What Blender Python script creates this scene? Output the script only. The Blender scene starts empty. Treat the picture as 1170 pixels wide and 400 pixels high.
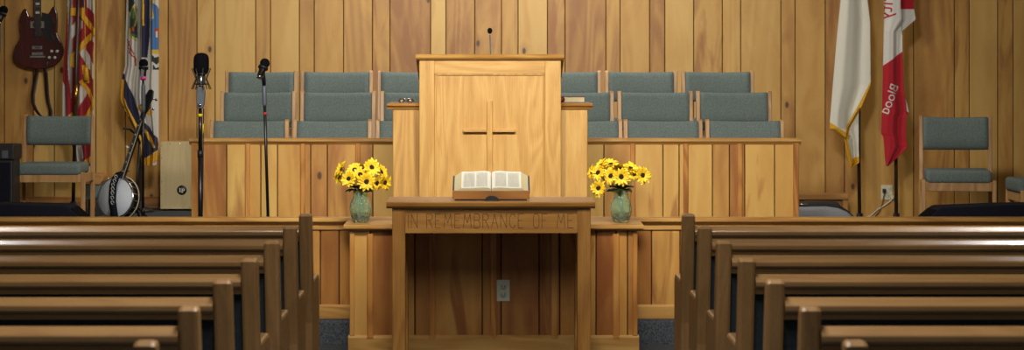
import bpy, bmesh, math, random
import numpy as np
from mathutils import Vector, Matrix
random.seed(7)
R = math.radians
C = bpy.context.scene.collection
F, VX, VY, EYE = 3000.0, 563.0, 74.0, 1.56      # focal length in px of a 1170 px wide frame, vanishing point, eye height

def X(px, Y): return (px - VX) * Y / F
def Z(py, Y): return EYE - (py - VY) * Y / F
def P(px, py, Y): return Vector((X(px, Y), Y, Z(py, Y)))

# ------------------------------------------------------------------ materials
def lin(c):
    c = c / 255.0
    return c / 12.92 if c <= 0.04045 else ((c + 0.055) / 1.055) ** 2.4
def rgb(r, g, b): return (lin(r), lin(g), lin(b), 1.0)

class NT:
    def __init__(s, name):
        s.m = bpy.data.materials.new(name); s.m.use_nodes = True
        s.t = s.m.node_tree; s.b = s.t.nodes['Principled BSDF']
    def n(s, typ, **kw):
        nd = s.t.nodes.new(typ)
        for k, v in kw.items():
            if k.startswith('i_'):
                nd.inputs[k[2:].replace('_', ' ')].default_value = v
            else: setattr(nd, k, v)
        return nd
    def l(s, a, b): s.t.links.new(a, b)
    def math(s, op, a, b=None, c=None):
        nd = s.t.nodes.new('ShaderNodeMath'); nd.operation = op
        for i, v in enumerate((a, b, c)):
            if v is None: continue
            if isinstance(v, (int, float)): nd.inputs[i].default_value = v
            else: s.l(v, nd.inputs[i])
        return nd.outputs[0]
    def ramp(s, fac, stops):
        r = s.t.nodes.new('ShaderNodeValToRGB'); e = r.color_ramp.elements
        while len(e) < len(stops): e.new(0.5)
        for k, (p, c) in zip(e, stops): k.position = p; k.color = c
        s.l(fac, r.inputs[0]); return r.outputs[0]
    def mix(s, fac, a, b, mode='MIX'):
        nd = s.t.nodes.new('ShaderNodeMix'); nd.data_type = 'RGBA'; nd.blend_type = mode
        for i, v in ((0, fac), (6, a), (7, b)):
            if isinstance(v, (int, float)): nd.inputs[i].default_value = v
            elif isinstance(v, tuple): nd.inputs[i].default_value = v
            else: s.l(v, nd.inputs[i])
        return nd.outputs[2]

def plain(name, col, rough=0.5, metal=0.0, noise=0.0, nscale=60, bump=0.0, spec=None, sheen=0.0, coat=0.0):
    k = NT(name); k.b.inputs['Roughness'].default_value = rough; k.b.inputs['Metallic'].default_value = metal
    if spec is not None: k.b.inputs['Specular IOR Level'].default_value = spec
    k.b.inputs['Sheen Weight'].default_value = sheen
    k.b.inputs['Coat Weight'].default_value = coat
    tc = k.n('ShaderNodeTexCoord')
    nz = k.n('ShaderNodeTexNoise', i_Scale=nscale, i_Detail=4.0); k.l(tc.outputs['Object'], nz.inputs['Vector'])
    d = tuple(c * (1 - noise) for c in col[:3]) + (1,); h = tuple(min(1, c * (1 + noise)) for c in col[:3]) + (1,)
    k.l(k.ramp(nz.outputs['Fac'], [(0.3, d), (0.7, h)]), k.b.inputs['Base Color'])
    if bump:
        bp = k.n('ShaderNodeBump', i_Strength=bump, i_Distance=0.004)
        k.l(nz.outputs['Fac'], bp.inputs['Height']); k.l(bp.outputs[0], k.b.inputs['Normal'])
    return k.m

def wood(name, dark, mid, light, axis='Z', rough=0.4, boards=False, knots=0.0, ring=0.22, fibre=0.18, figure=0.55, vary=0.35, coat=0.0, freq=1.0, heart=0.0, grain_line=None, fig_s=(1.1, 9.0)):
    k = NT(name); k.b.inputs['Roughness'].default_value = rough; k.b.inputs['Coat Weight'].default_value = coat
    k.b.inputs['Coat Roughness'].default_value = 0.2
    tc = k.n('ShaderNodeTexCoord')
    if boards:
        at = k.n('ShaderNodeAttribute', attribute_name='brd'); rnd = at.outputs['Fac']
    else:
        rnd = k.n('ShaderNodeObjectInfo').outputs['Random']
    wn = k.n('ShaderNodeTexWhiteNoise', noise_dimensions='1D'); k.l(k.math('MULTIPLY', rnd, 917.3), wn.inputs['W'])
    off = k.n('ShaderNodeVectorMath', operation='SCALE'); k.l(wn.outputs['Color'], off.inputs[0]); off.inputs['Scale'].default_value = 40.0
    ad = k.n('ShaderNodeVectorMath', operation='ADD'); k.l(tc.outputs['Object'], ad.inputs[0]); k.l(off.outputs[0], ad.inputs[1])
    def stretched(s_along, s_across):
        mp = k.n('ShaderNodeMapping'); sc = [s_across] * 3; sc['XYZ'.index(axis)] = s_along
        mp.inputs['Scale'].default_value = sc; k.l(ad.outputs[0], mp.inputs['Vector']); return mp.outputs[0]
    low = k.n('ShaderNodeTexNoise', i_Scale=1.0, i_Detail=2.0, i_Distortion=0.4); k.l(stretched(0.55 * freq, 4.2 * freq), low.inputs['Vector'])
    rings = k.math('MULTIPLY_ADD', k.math('SINE', k.math('MULTIPLY', low.outputs['Fac'], 75.0)), 0.5, 0.5)
    fig = k.n('ShaderNodeTexNoise', i_Scale=1.0, i_Detail=5.0, i_Roughness=0.55, i_Distortion=1.1); k.l(stretched(fig_s[0] * freq, fig_s[1] * freq), fig.inputs['Vector'])
    fib = k.n('ShaderNodeTexNoise', i_Scale=1.0, i_Detail=3.0); k.l(stretched(5.0, 190.0), fib.inputs['Vector'])
    f = k.math('MULTIPLY', fig.outputs['Fac'], figure)
    f = k.math('ADD', f, k.math('MULTIPLY', rings, ring))
    f = k.math('ADD', f, k.math('MULTIPLY', fib.outputs['Fac'], fibre))
    f = k.math('ADD', f, k.math('MULTIPLY_ADD', wn.outputs['Value'], vary, -vary / 2 + 0.5 - (figure + ring + fibre) / 2))
    col = k.ramp(f, [(0.22, dark), (0.5, mid), (0.78, light)])
    if heart:       # reddish heartwood stripes that run through some boards
        hn = k.n('ShaderNodeTexNoise', i_Scale=1.0, i_Detail=3.0, i_Distortion=1.4); k.l(stretched(0.9, 5.5), hn.inputs['Vector'])
        hf = k.ramp(hn.outputs['Fac'], [(0.53, (0, 0, 0, 1)), (0.66, (1, 1, 1, 1))])
        hm = k.math('MULTIPLY', hf, k.math('MULTIPLY', k.math('LESS_THAN', k.math('FRACT', k.math('MULTIPLY', wn.outputs['Value'], 7.0)), 0.5), heart))
        col = k.mix(hm, col, tuple(c * s for c, s in zip(dark[:3], (0.95, 0.82, 0.7))) + (1,))
    if grain_line:  # open oak pores
        pn = k.n('ShaderNodeTexNoise', i_Scale=1.0, i_Detail=2.0); k.l(stretched(9.0, 260.0), pn.inputs['Vector'])
        pf = k.ramp(pn.outputs['Fac'], [(0.33, (1, 1, 1, 1)), (0.45, (0, 0, 0, 1))])
        col = k.mix(k.math('MULTIPLY', pf, grain_line), col, dark)
    if knots:
        sx = k.n('ShaderNodeSeparateXYZ'); k.l(ad.outputs[0], sx.inputs[0])
        cx = k.n('ShaderNodeCombineXYZ'); k.l(k.math('MULTIPLY', sx.outputs[0], 4.2), cx.inputs[0]); k.l(k.math('MULTIPLY', sx.outputs[2], 2.4), cx.inputs[1])
        vo = k.n('ShaderNodeTexVoronoi', voronoi_dimensions='2D', i_Scale=1.0); k.l(cx.outputs[0], vo.inputs['Vector'])
        sc = k.n('ShaderNodeSeparateColor'); k.l(vo.outputs['Color'], sc.inputs[0])
        on = k.math('GREATER_THAN', sc.outputs[0], 1 - knots)
        halo = k.ramp(vo.outputs['Distance'], [(0.03, (1, 1, 1, 1)), (0.22, (0, 0, 0, 1))])
        core = k.ramp(vo.outputs['Distance'], [(0.045, (1, 1, 1, 1)), (0.075, (0, 0, 0, 1))])
        col = k.mix(k.math('MULTIPLY', halo, k.math('MULTIPLY', on, 0.5)), col, dark)
        col = k.mix(k.math('MULTIPLY', core, k.math('MULTIPLY', on, 0.85)), col, rgb(62, 36, 20))
    k.l(col, k.b.inputs['Base Color'])
    bp = k.n('ShaderNodeBump', i_Strength=0.08, i_Distance=0.001); k.l(fib.outputs['Fac'], bp.inputs['Height']); k.l(bp.outputs[0], k.b.inputs['Normal'])
    return k.m

M = {}
pine = dict(rough=0.42, boards=True, vary=0.5, heart=0.7, ring=0.1, figure=0.5, fibre=0.08, freq=0.55, fig_s=(2.6, 9.0))
M['pine_wall'] = wood('pine_wall_boards', rgb(152, 98, 42), rgb(197, 148, 72), rgb(214, 172, 97), knots=0.16, **pine)
M['pine_panel'] = wood('pine_panel_boards', rgb(156, 96, 40), rgb(201, 148, 69), rgb(217, 173, 92), knots=0.12, **pine)
M['pine_low'] = wood('pine_low_boards', rgb(142, 82, 32), rgb(188, 130, 58), rgb(208, 160, 84), knots=0.12, **dict(pine, heart=0.85))
M['groove'] = plain('groove_brown', rgb(66, 40, 20), 0.7, noise=0.1)
M['trim_h'] = wood('pine_trim_h', rgb(150, 100, 46), rgb(188, 138, 70), rgb(204, 158, 88), 'X', rough=0.42, vary=0.15)
M['trim_v'] = wood('pine_trim_v', rgb(146, 86, 36), rgb(190, 128, 60), rgb(208, 150, 80), 'Z', rough=0.35, vary=0.25)
oak = dict(rough=0.38, vary=0.12, grain_line=0.35, ring=0.16, figure=0.4, fibre=0.3)
M['oak_v'] = wood('oak_v', rgb(158, 110, 50), rgb(192, 146, 76), rgb(208, 168, 100), 'Z', **oak)
M['oak_h'] = wood('oak_h', rgb(158, 110, 50), rgb(192, 146, 76), rgb(208, 168, 100), 'X', **oak)
M['oak_y'] = wood('oak_y', rgb(158, 110, 50), rgb(192, 146, 76), rgb(208, 168, 100), 'Y', **oak)
M['table_h'] = wood('table_oak_h', rgb(122, 78, 32), rgb(162, 112, 50), rgb(180, 132, 66), 'X', **oak)
M['table_v'] = wood('table_oak_v', rgb(122, 78, 32), rgb(162, 112, 50), rgb(180, 132, 66), 'Z', **oak)
M['carve'] = plain('carved_oak', rgb(92, 58, 26), 0.6, noise=0.1)
M['pew_h'] = wood('pew_oak_h', rgb(108, 77, 45), rgb(139, 104, 64), rgb(157, 121, 78), 'X', rough=0.3, coat=0.35, vary=0.1, grain_line=0.25, ring=0.1, figure=0.35)
M['pew_v'] = wood('pew_oak_v', rgb(108, 77, 45), rgb(139, 104, 64), rgb(157, 121, 78), 'Z', rough=0.36, vary=0.15, grain_line=0.25, ring=0.1, figure=0.35)
M['chair_wood'] = wood('chair_oak', rgb(150, 106, 58), rgb(186, 140, 86), rgb(204, 160, 106), 'Z', rough=0.4, vary=0.1)
M['fabric'] = plain('grey_green_fabric', rgb(110, 121, 117), 0.95, noise=0.3, nscale=170, bump=0.35, spec=0.1)
M['pew_fabric'] = plain('dark_slate_fabric', rgb(44, 50, 54), 0.95, noise=0.25, nscale=140, bump=0.3, spec=0.1)
M['carpet'] = plain('grey_carpet', rgb(76, 79, 84), 1.0, noise=0.5, nscale=95, bump=0.8, spec=0.05)
M['plaster'] = plain('plaster', rgb(206, 198, 184), 0.9, noise=0.03)
M['black'] = plain('black_plastic', rgb(22, 22, 24), 0.5, noise=0.1)
M['black_gloss'] = plain('black_gloss', rgb(16, 16, 18), 0.36, noise=0.1)
M['foam'] = plain('black_foam', rgb(18, 18, 20), 1.0, noise=0.3, nscale=220, bump=0.6, spec=0.05)
M['grey_plastic'] = plain('grey_plastic', rgb(84, 90, 98), 0.45, noise=0.08)
M['chrome'] = plain('chrome', rgb(205, 205, 208), 0.18, 1.0, noise=0.04)
M['brass'] = plain('brass', rgb(196, 160, 78), 0.3, 1.0, noise=0.06)
M['navy_cloth'] = plain('navy_black_cloth', rgb(28, 29, 38), 0.95, noise=0.15, nscale=150, bump=0.2, spec=0.1)
M['white_plastic'] = plain('cream_plastic', rgb(208, 204, 176), 0.45, noise=0.03)
M['outlet_grey'] = plain('pale_grey_plate', rgb(204, 204, 186), 0.45, noise=0.03)
M['slot'] = plain('slot_dark', rgb(34, 30, 26), 0.6)
M['yellow_tape'] = plain('yellow_tape', rgb(226, 196, 30), 0.5, noise=0.04)
M['red_tape'] = plain('red_tape', rgb(190, 36, 34), 0.5, noise=0.04)
M['pink_tape'] = plain('pink_ring', rgb(222, 60, 150), 0.5, noise=0.04)
M['page'] = plain('page_paper', rgb(230, 224, 208), 0.8, noise=0.02)
M['page_edge'] = plain('page_edges', rgb(212, 196, 152), 0.8, noise=0.07, nscale=200)
M['print'] = plain('print_grey', rgb(198, 194, 182), 0.9)
M['cover_navy'] = plain('cover_navy', rgb(42, 34, 56), 0.5, noise=0.1)
M['cover_red'] = plain('cover_dark_red', rgb(96, 34, 30), 0.5, noise=0.1)
M['stand_wood'] = wood('stand_wood', rgb(108, 66, 28), rgb(148, 98, 46), rgb(166, 114, 58), 'X', rough=0.35, vary=0.1)
M['petal'] = plain('yellow_petal', rgb(255, 216, 44), 0.6, noise=0.12, nscale=60)
M['petal_b'] = plain('golden_petal', rgb(252, 200, 30), 0.6, noise=0.12, nscale=60)
M['seed'] = plain('seed_brown', rgb(34, 20, 14), 0.9, noise=0.4, nscale=300, bump=0.8)
M['leaf'] = plain('leaf_green', rgb(44, 70, 36), 0.6, noise=0.25, nscale=40)
M['stem'] = plain('stem_green', rgb(112, 156, 92), 0.6, noise=0.2, nscale=60)
M['cajon_body'] = wood('cajon_ply', rgb(176, 150, 100), rgb(206, 184, 136), rgb(216, 196, 152), 'Z', rough=0.4, vary=0.05, ring=0.06, figure=0.3)
M['guitar_red'] = wood('cherry_lacquer', rgb(44, 6, 8), rgb(66, 9, 11), rgb(84, 14, 14), 'Z', rough=0.16, vary=0.05, coat=0.8)
M['fret_wood'] = wood('rosewood', rgb(28, 18, 14), rgb(46, 30, 22), rgb(58, 38, 28), 'Z', rough=0.5)
M['leather'] = plain('dark_leather', rgb(58, 36, 24), 0.5, noise=0.15, nscale=40, bump=0.2)
M['pearl'] = plain('pearl', rgb(214, 214, 206), 0.25, noise=0.05)
M['drum_skin'] = plain('drum_skin', rgb(206, 212, 220), 0.6, noise=0.03)
M['pole_wood'] = wood('pole_walnut', rgb(48, 32, 22), rgb(66, 44, 30), rgb(80, 56, 38), 'Z', rough=0.35)
M['gold_fringe'] = plain('gold_fringe', rgb(214, 158, 32), 0.7, noise=0.25, nscale=120, bump=0.7)
M['gig_grey'] = plain('grey_padded_nylon', rgb(142, 142, 146), 0.9, noise=0.18, nscale=120, bump=0.3, spec=0.1)
M['cord_white'] = plain('white_cord', rgb(216, 212, 200), 0.5)
M['cord_brown'] = plain('brown_cord', rgb(96, 58, 34), 0.5)
M['base_wood'] = wood('baseboard_pine', rgb(132, 84, 38), rgb(168, 116, 58), rgb(186, 136, 76), 'X', rough=0.4)

def glass_mat():
    k = NT('green_pressed_glass'); b = k.b
    b.inputs['Base Color'].default_value = (0.76, 0.96, 0.77, 1); b.inputs['Transmission Weight'].default_value = 0.9
    b.inputs['Roughness'].default_value = 0.05; b.inputs['IOR'].default_value = 1.45
    tc = k.n('ShaderNodeTexCoord'); vo = k.n('ShaderNodeTexVoronoi', i_Scale=48.0); k.l(tc.outputs['Object'], vo.inputs['Vector'])
    bp = k.n('ShaderNodeBump', i_Strength=0.8, i_Distance=0.008); k.l(vo.outputs['Distance'], bp.inputs['Height']); k.l(bp.outputs[0], b.inputs['Normal'])
    return k.m
M['glass'] = glass_mat()
def lens_mat():
    k = NT('clear_lens'); b = k.b; b.inputs['Base Color'].default_value = (0.92, 0.95, 0.97, 1); b.inputs['Transmission Weight'].default_value = 1.0
    b.inputs['Roughness'].default_value = 0.02
    return k.m
M['lens'] = lens_mat()
def cloth_mat():
    k = NT('flag_cloth'); b = k.b; b.inputs['Roughness'].default_value = 0.85; b.inputs['Sheen Weight'].default_value = 0.1
    at = k.n('ShaderNodeAttribute', attribute_name='col'); tc = k.n('ShaderNodeTexCoord')
    nz = k.n('ShaderNodeTexNoise', i_Scale=240.0, i_Detail=2.0); k.l(tc.outputs['Object'], nz.inputs['Vector'])
    k.l(k.mix(0.18, at.outputs['Color'], nz.outputs['Fac'], 'MULTIPLY'), b.inputs['Base Color'])
    return k.m
M['flag'] = cloth_mat()

# ------------------------------------------------------------------ mesh builder
class MB:
    def __init__(s): s.bm = bmesh.new(); s.brd = {}
    def _tag(s, faces, mi, smooth):
        for f in faces: f.material_index = mi; f.smooth = smooth
    def merge(s, bm2, mi=0, smooth=False, mtx=None):
        if mtx is not None: bmesh.ops.transform(bm2, matrix=mtx, verts=bm2.verts)
        mp = {v: s.bm.verts.new(v.co) for v in bm2.verts}
        for f in bm2.faces:
            try: g = s.bm.faces.new([mp[v] for v in f.verts])
            except ValueError: continue
            g.material_index = mi; g.smooth = smooth
        bm2.free(); return s
    def box(s, a, b, bev=0.0, mi=0, seg=2, mtx=None, smooth=False):
        a, b = Vector(a), Vector(b); t = bmesh.new(); bmesh.ops.create_cube(t, size=1)
        lo = Vector(map(min, a, b)); hi = Vector(map(max, a, b)); d = hi - lo; c = (hi + lo) / 2
        for v in t.verts: v.co = Vector((v.co[i] * d[i] + c[i] for i in range(3)))
        if bev: bmesh.ops.bevel(t, geom=t.edges[:], offset=min(bev, min(d) * 0.49), segments=seg, profile=0.5, affect='EDGES')
        return s.merge(t, mi, smooth, mtx)
    def prism(s, poly, axis, a, b, bev=0.0, mi=0, smooth=False, seg=1, mtx=None):
        """poly: 2-D points in the two remaining axes (in xyz order), extruded along axis from a to b."""
        t = bmesh.new(); ax = 'XYZ'.index(axis)
        def mk(p, w): q = list(p); q.insert(ax, w); return t.verts.new(q)
        A = [mk(p, a) for p in poly]; B = [mk(p, b) for p in poly]; n = len(poly)
        fa = t.faces.new(A); fb = t.faces.new(B[::-1])
        for i in range(n): t.faces.new([A[i], B[i], B[(i + 1) % n], A[(i + 1) % n]])
        bmesh.ops.recalc_face_normals(t, faces=t.faces)
        if bev:
            es = list(set(fa.edges) | set(fb.edges))
            bmesh.ops.bevel(t, geom=es, offset=bev, segments=seg, profile=0.5, affect='EDGES')
        return s.merge(t, mi, smooth, mtx)
    def tube(s, pts, r, n=10, mi=0, cap=True, smooth=True, mtx=None, flat=None):
        pts = [Vector(p) for p in pts]; t = bmesh.new(); rs = r if isinstance(r, (list, tuple)) else [r] * len(pts)
        rings = []; up = None
        for i, p in enumerate(pts):
            d = (pts[min(i + 1, len(pts) - 1)] - pts[max(i - 1, 0)]).normalized()
            if up is None:
                ref = Vector((0, 0, 1)) if abs(d.z) < 0.9 else Vector((0, 1, 0))
                up = (ref - d * ref.dot(d)).normalized()
            else: up = (up - d * up.dot(d)).normalized()
            sd = d.cross(up); ring = []
            for k in range(n):
                a = 2 * math.pi * k / n
                ring.append(t.verts.new(p + (up * math.cos(a) * (flat or 1) + sd * math.sin(a)) * rs[i]))
            rings.append(ring)
        for a, b in zip(rings, rings[1:]):
            for k in range(n): t.faces.new([a[k], a[(k + 1) % n], b[(k + 1) % n], b[k]])
        if cap: t.faces.new(rings[0][::-1]); t.faces.new(rings[-1])
        bmesh.ops.recalc_face_normals(t, faces=t.faces)
        return s.merge(t, mi, smooth, mtx)
    def lathe(s, prof, n=32, c=(0, 0, 0), mi=0, smooth=True, mtx=None, sx=1, sy=1, wob=None):
        t = bmesh.new(); c = Vector(c); rings = []
        for j, (r, z) in enumerate(prof):
            if r < 1e-6: rings.append([t.verts.new(c + Vector((0, 0, z)))]); continue
            ring = []
            for k in range(n):
                a = 2 * math.pi * k / n; q = r * (wob(a, z) if wob else 1)
                ring.append(t.verts.new(c + Vector((q * math.cos(a) * sx, q * math.sin(a) * sy, z))))
            rings.append(ring)
        for a, b in zip(rings, rings[1:]):
            for k in range(n):
                k2 = (k + 1) % n
                if len(a) == 1 and len(b) == 1: continue
                if len(a) == 1: t.faces.new([a[0], b[k2], b[k]])
                elif len(b) == 1: t.faces.new([a[k], a[k2], b[0]])
                else: t.faces.new([a[k], a[k2], b[k2], b[k]])
        bmesh.ops.recalc_face_normals(t, faces=t.faces)
        return s.merge(t, mi, smooth, mtx)
    def ball(s, c, r, mi=0, n=16, mtx=None):
        r = (r, r, r) if isinstance(r, (int, float)) else r; t = bmesh.new()
        bmesh.ops.create_uvsphere(t, u_segments=n, v_segments=max(6, n // 2), radius=1)
        for v in t.verts: v.co = Vector((c[i] + v.co[i] * r[i] for i in range(3)))
        return s.merge(t, mi, True, mtx)
    def cushion(s, a, b, r=0.03, puff=0.0, mi=0, mtx=None):
        """rounded upholstered pad"""
        t = bmesh.new(); bmesh.ops.create_cube(t, size=1); a, b = Vector(a), Vector(b); d = b - a; c = (a + b) / 2
        for v in t.verts: v.co = Vector((v.co[i] * d[i] + c[i] for i in range(3)))
        bmesh.ops.bevel(t, geom=t.edges[:], offset=r, segments=4, profile=0.6, affect='EDGES')
        return s.merge(t, mi, True, mtx)
    def sheet(s, rows, mi=0, smooth=True):
        vs = [[s.bm.verts.new(p) for p in r] for r in rows]
        for a, b in zip(vs, vs[1:]):
            for k in range(len(a) - 1):
                f = s.bm.faces.new([a[k], a[k + 1], b[k + 1], b[k]]); f.material_index = mi; f.smooth = smooth
        return s
    def build(s, name, mats, parent=None, world=True, loc=None, sharp=None):
        me = bpy.data.meshes.new(name)
        off = Vector((0, 0, 0))
        if parent is not None and world:
            o = parent
            while o.parent: o = o.parent
            off = o.location
        elif loc is not None: off = Vector(loc)
        for v in s.bm.verts: v.co -= off
        s.bm.to_mesh(me); s.bm.free()
        for m in (mats if isinstance(mats, (list, tuple)) else [mats]): me.materials.append(M[m])
        ob = bpy.data.objects.new(name, me); C.objects.link(ob)
        if parent is not None: ob.parent = parent
        elif loc is not None: ob.location = loc
        return ob

def thing(name, label, cat, loc=(0, 0, 0), group=None):
    o = bpy.data.objects.new(name, None); C.objects.link(o); o.location = loc; o.empty_display_size = 0.1
    o['label'] = label; o['category'] = cat
    if group: o['group'] = group
    return o
def tag(o, label, cat, group=None):
    o['label'] = label; o['category'] = cat
    if group: o['group'] = group
    return o
def structure(o): o['kind'] = 'structure'; return o
def kids(o): return [c for c in bpy.data.objects if c.parent is o]
def dup(root, loc, rz, label, group=None):
    c = root.copy(); C.objects.link(c); c.location = loc; c.rotation_euler = (0, 0, rz); c['label'] = label
    if group: c['group'] = group
    for ch in kids(root):
        d = ch.copy(); C.objects.link(d); d.parent = c
        for g in kids(ch):
            e = g.copy(); C.objects.link(e); e.parent = d
    return c

def boards(xs, z0, z1, Y, name, mat, parent=None, loc=None, depth=0.02, g=0.0032, seed=1, facing=-1):
    """a run of grooved vertical boards facing the camera; xs are the seams"""
    mb = MB(); bm = mb.bm; lay = bm.faces.layers.float.new('brd'); rnd = random.Random(seed)
    for a, b in zip(xs, xs[1:]):
        v = rnd.random()
        prof = [(a, Y + depth), (a, Y + 0.011), (a + g, Y + 0.009), (a + g, Y + 0.002), (a + g + 0.003, Y), (b - g - 0.003, Y), (b - g, Y + 0.002), (b - g, Y + 0.009), (b, Y + 0.011), (b, Y + depth)]
        lo = [bm.verts.new((x, y, z0)) for x, y in prof]; hi = [bm.verts.new((x, y, z1)) for x, y in prof]
        for i in range(len(prof)):
            j = (i + 1) % len(prof)
            f = bm.faces.new([lo[i], lo[j], hi[j], hi[i]]); f[lay] = v; f.material_index = 1 if i in (1, 2, 6, 7) else 0
        for q in (lo[::-1], hi):
            f = bm.faces.new(q); f[lay] = v
    bmesh.ops.recalc_face_normals(bm, faces=bm.faces)
    return mb.build(name, [mat, 'groove'], parent, loc=loc)

# ------------------------------------------------------------------ room shell
YW, ZS = 21.3, 0.40        # back wall, stage floor
seams = [-260, -226, -193, -160, -128, -82, -62, -28, 5, 38, 62, 109.5, 143, 163, 192, 225, 245.7, 292, 309, 342, 359, 392.5, 425.5, 445.5, 492, 509.5, 542.5, 573, 592, 625.5, 645.6, 692.3, 708.5, 742.3, 759.7, 792.6, 825.4, 846.4, 892.3, 908.5, 943, 965, 983, 1044, 1090.5, 1107.5, 1140, 1157.5, 1190, 1223, 1270, 1290, 1323, 1340, 1360]
structure(boards([X(p, YW) for p in seams], 0.0, 4.0, YW, 'wall_back', 'pine_wall', seed=11))
structure(MB().box((-8, -3, -0.1), (8, 14.66, 0)).build('floor', 'carpet'))
for nm, x0, x1 in (('wall_left', -6.2, -5.85), ('wall_right', 5.66, 6.0)):
    structure(MB().box((x0, -3, 0), (x1, YW + 0.1, 4.0)).build(nm, 'plaster'))
structure(MB().box((-6.2, -3, 4.0), (6.2, YW + 0.1, 4.15)).build('ceiling', 'plaster'))
ZR = 0.30      # the stage is lower right of the choir
XQ = X(912.5, 17.0)
structure(MB().box((-5.8, 14.9, 0), (XQ, YW, ZS)).build('floor_stage', 'carpet'))
structure(MB().box((XQ, 14.9, 0), (5.6, YW, ZR)).build('floor_stage_lower', 'carpet'))
structure(MB().prism([(14.65, 0), (14.65, 0.118), (14.656, 0.13), (14.67, 0.134), (14.92, 0.134), (14.92, 0)], 'X', -5.8, 5.6).build('floor_step', 'carpet'))
XL, XR = X(219, 17.0), X(912.5, 17.0)
structure(MB().box((XL + 0.03, 18.08, ZS), (XR - 0.03, 18.88, 0.586), 0.01).box((XL + 0.03, 18.88, ZS), (XR - 0.03, 20.1, 0.73), 0.01).build('floor_choir_risers', 'carpet'))
structure(MB().prism([(YW - 0.018, ZS), (YW - 0.018, ZS + 0.075), (YW - 0.008, ZS + 0.09), (YW, ZS + 0.09), (YW, ZS)], 'X', -5.8, XL - 0.05).build('baseboard_back', 'base_wood'))
structure(MB().prism([(YW - 0.018, ZR), (YW - 0.018, ZR + 0.02), (YW - 0.008, ZR + 0.03), (YW, ZR + 0.03), (YW, ZR)], 'X', XR + 0.02, 5.6).build('baseboard_back', 'base_wood'))

# ------------------------------------------------------------------ panelled screens
def cap_profile(Y, zt, depth=0.2, nose=0.03, th=0.038, flat=False):
    if flat: return [(Y - nose, zt - 0.008), (Y - nose + 0.008, zt), (Y + depth, zt), (Y + depth, zt - th), (Y - nose + 0.016, zt - th), (Y - nose + 0.01, zt - 0.022), (Y - nose, zt - 0.02)]
    return [(Y - nose, zt - 0.008), (Y - nose + 0.008, zt), (Y + depth, zt), (Y + depth, zt - th), (Y, zt - th - 0.012), (Y - nose + 0.016, zt - th), (Y - nose + 0.01, zt - 0.022), (Y - nose, zt - 0.02)]
def batten(mb, x, Y, z0, z1, w=0.034):
    mb.prism([(x - w / 2, Y), (x - w / 2, Y - 0.008), (x - w / 2 + 0.006, Y - 0.014), (x + w / 2 - 0.006, Y - 0.014), (x + w / 2, Y - 0.008), (x + w / 2, Y)], 'Z', z0, z1)
YC = 17.0
cs = thing('choir_screen', 'long waist-high panelled pine screen with cap rail in front of the choir chairs', 'partition', (0, YC, ZS))
zc = Z(158, YC)
cx = [221, 259, 283, 298, 317, 346, 355, 374, 409, 426, 455, 472, 505, 535, 560, 598, 625, 661, 690, 722, 757.5, 776, 814, 833.5, 851, 885, 910]
boards([X(p, YC) for p in cx], ZS, zc - 0.03, YC, 'panel', 'pine_panel', cs, seed=5)
for p in (283, 346, 409, 472, 535, 598, 661, 723, 783.5, 845.5):
    mb = MB(); batten(mb, X(p, YC), YC, ZS, zc - 0.036); mb.build('batten', 'trim_v', cs)
MB().prism(cap_profile(YC, zc, 0.09, 0.03, 0.03), 'X', XL - 0.015, XR + 0.015).build('cap_rail', 'trim_h', cs)
for xa, xb in ((XL, XL + 0.04), (XR - 0.036, XR)):
    mb = MB().box((xa, YC - 0.02, ZS), (xb, YC + 0.06, zc - 0.032), 0.004); mb.build('end_post', 'trim_v', cs)

YB, YL, ZK = 14.14, 14.76, 0.70      # front of the box behind the table, low walls, their cap height
bx = thing('chancel_box', 'projecting low panelled pine box behind the communion table, vases on its cap', 'partition', (0, YB, 0))
bl, br = X(400.5, YB), X(727.5, YB)
bs = [400.5, 423, 450, 474, 494, 551, 572.6, 616, 639.5, 658, 681, 704, 717, 727.5]
boards([X(p, YB) for p in bs], 0.02, ZK - 0.03, YB, 'panel', 'pine_low', bx, seed=23)
for xa, w in ((bl, 1), (br, -1)):
    MB().box((xa, YB + 0.02, 0.0), (xa + w * 0.02, YL + 0.1, ZK - 0.03)).build('side_panel', 'trim_v', bx)
    MB().box((xa - w * 0.004, YB - 0.012, 0.1), (xa + w * 0.022, YB + 0.02, ZK - 0.04), 0.004).build('corner_trim', 'trim_v', bx)
for p in (423, 494, 563.5, 633.5, 704):
    x = X(p, YB); mb = MB(); batten(mb, x, YB, 0.095, ZK - 0.05, 0.036)
    mb.prism([(x - 0.018, YB - 0.02), (x + 0.018, YB - 0.02), (x + 0.018, YB), (x - 0.018, YB)], 'Z', 0.085, 0.097)
    mb.build('batten', 'trim_v', bx)
MB().prism([(YB - 0.018, 0), (YB - 0.018, 0.09), (YB - 0.006, 0.104), (YB + 0.02, 0.104), (YB + 0.02, 0)], 'X', bl - 0.012, br + 0.012).build('base_board', 'trim_h', bx)
MB().prism(cap_profile(YB, ZK, YL + 0.1 - YB, 0.045, 0.03, True), 'X', bl - 0.035, br + 0.035).build('cap', 'trim_h', bx)
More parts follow.
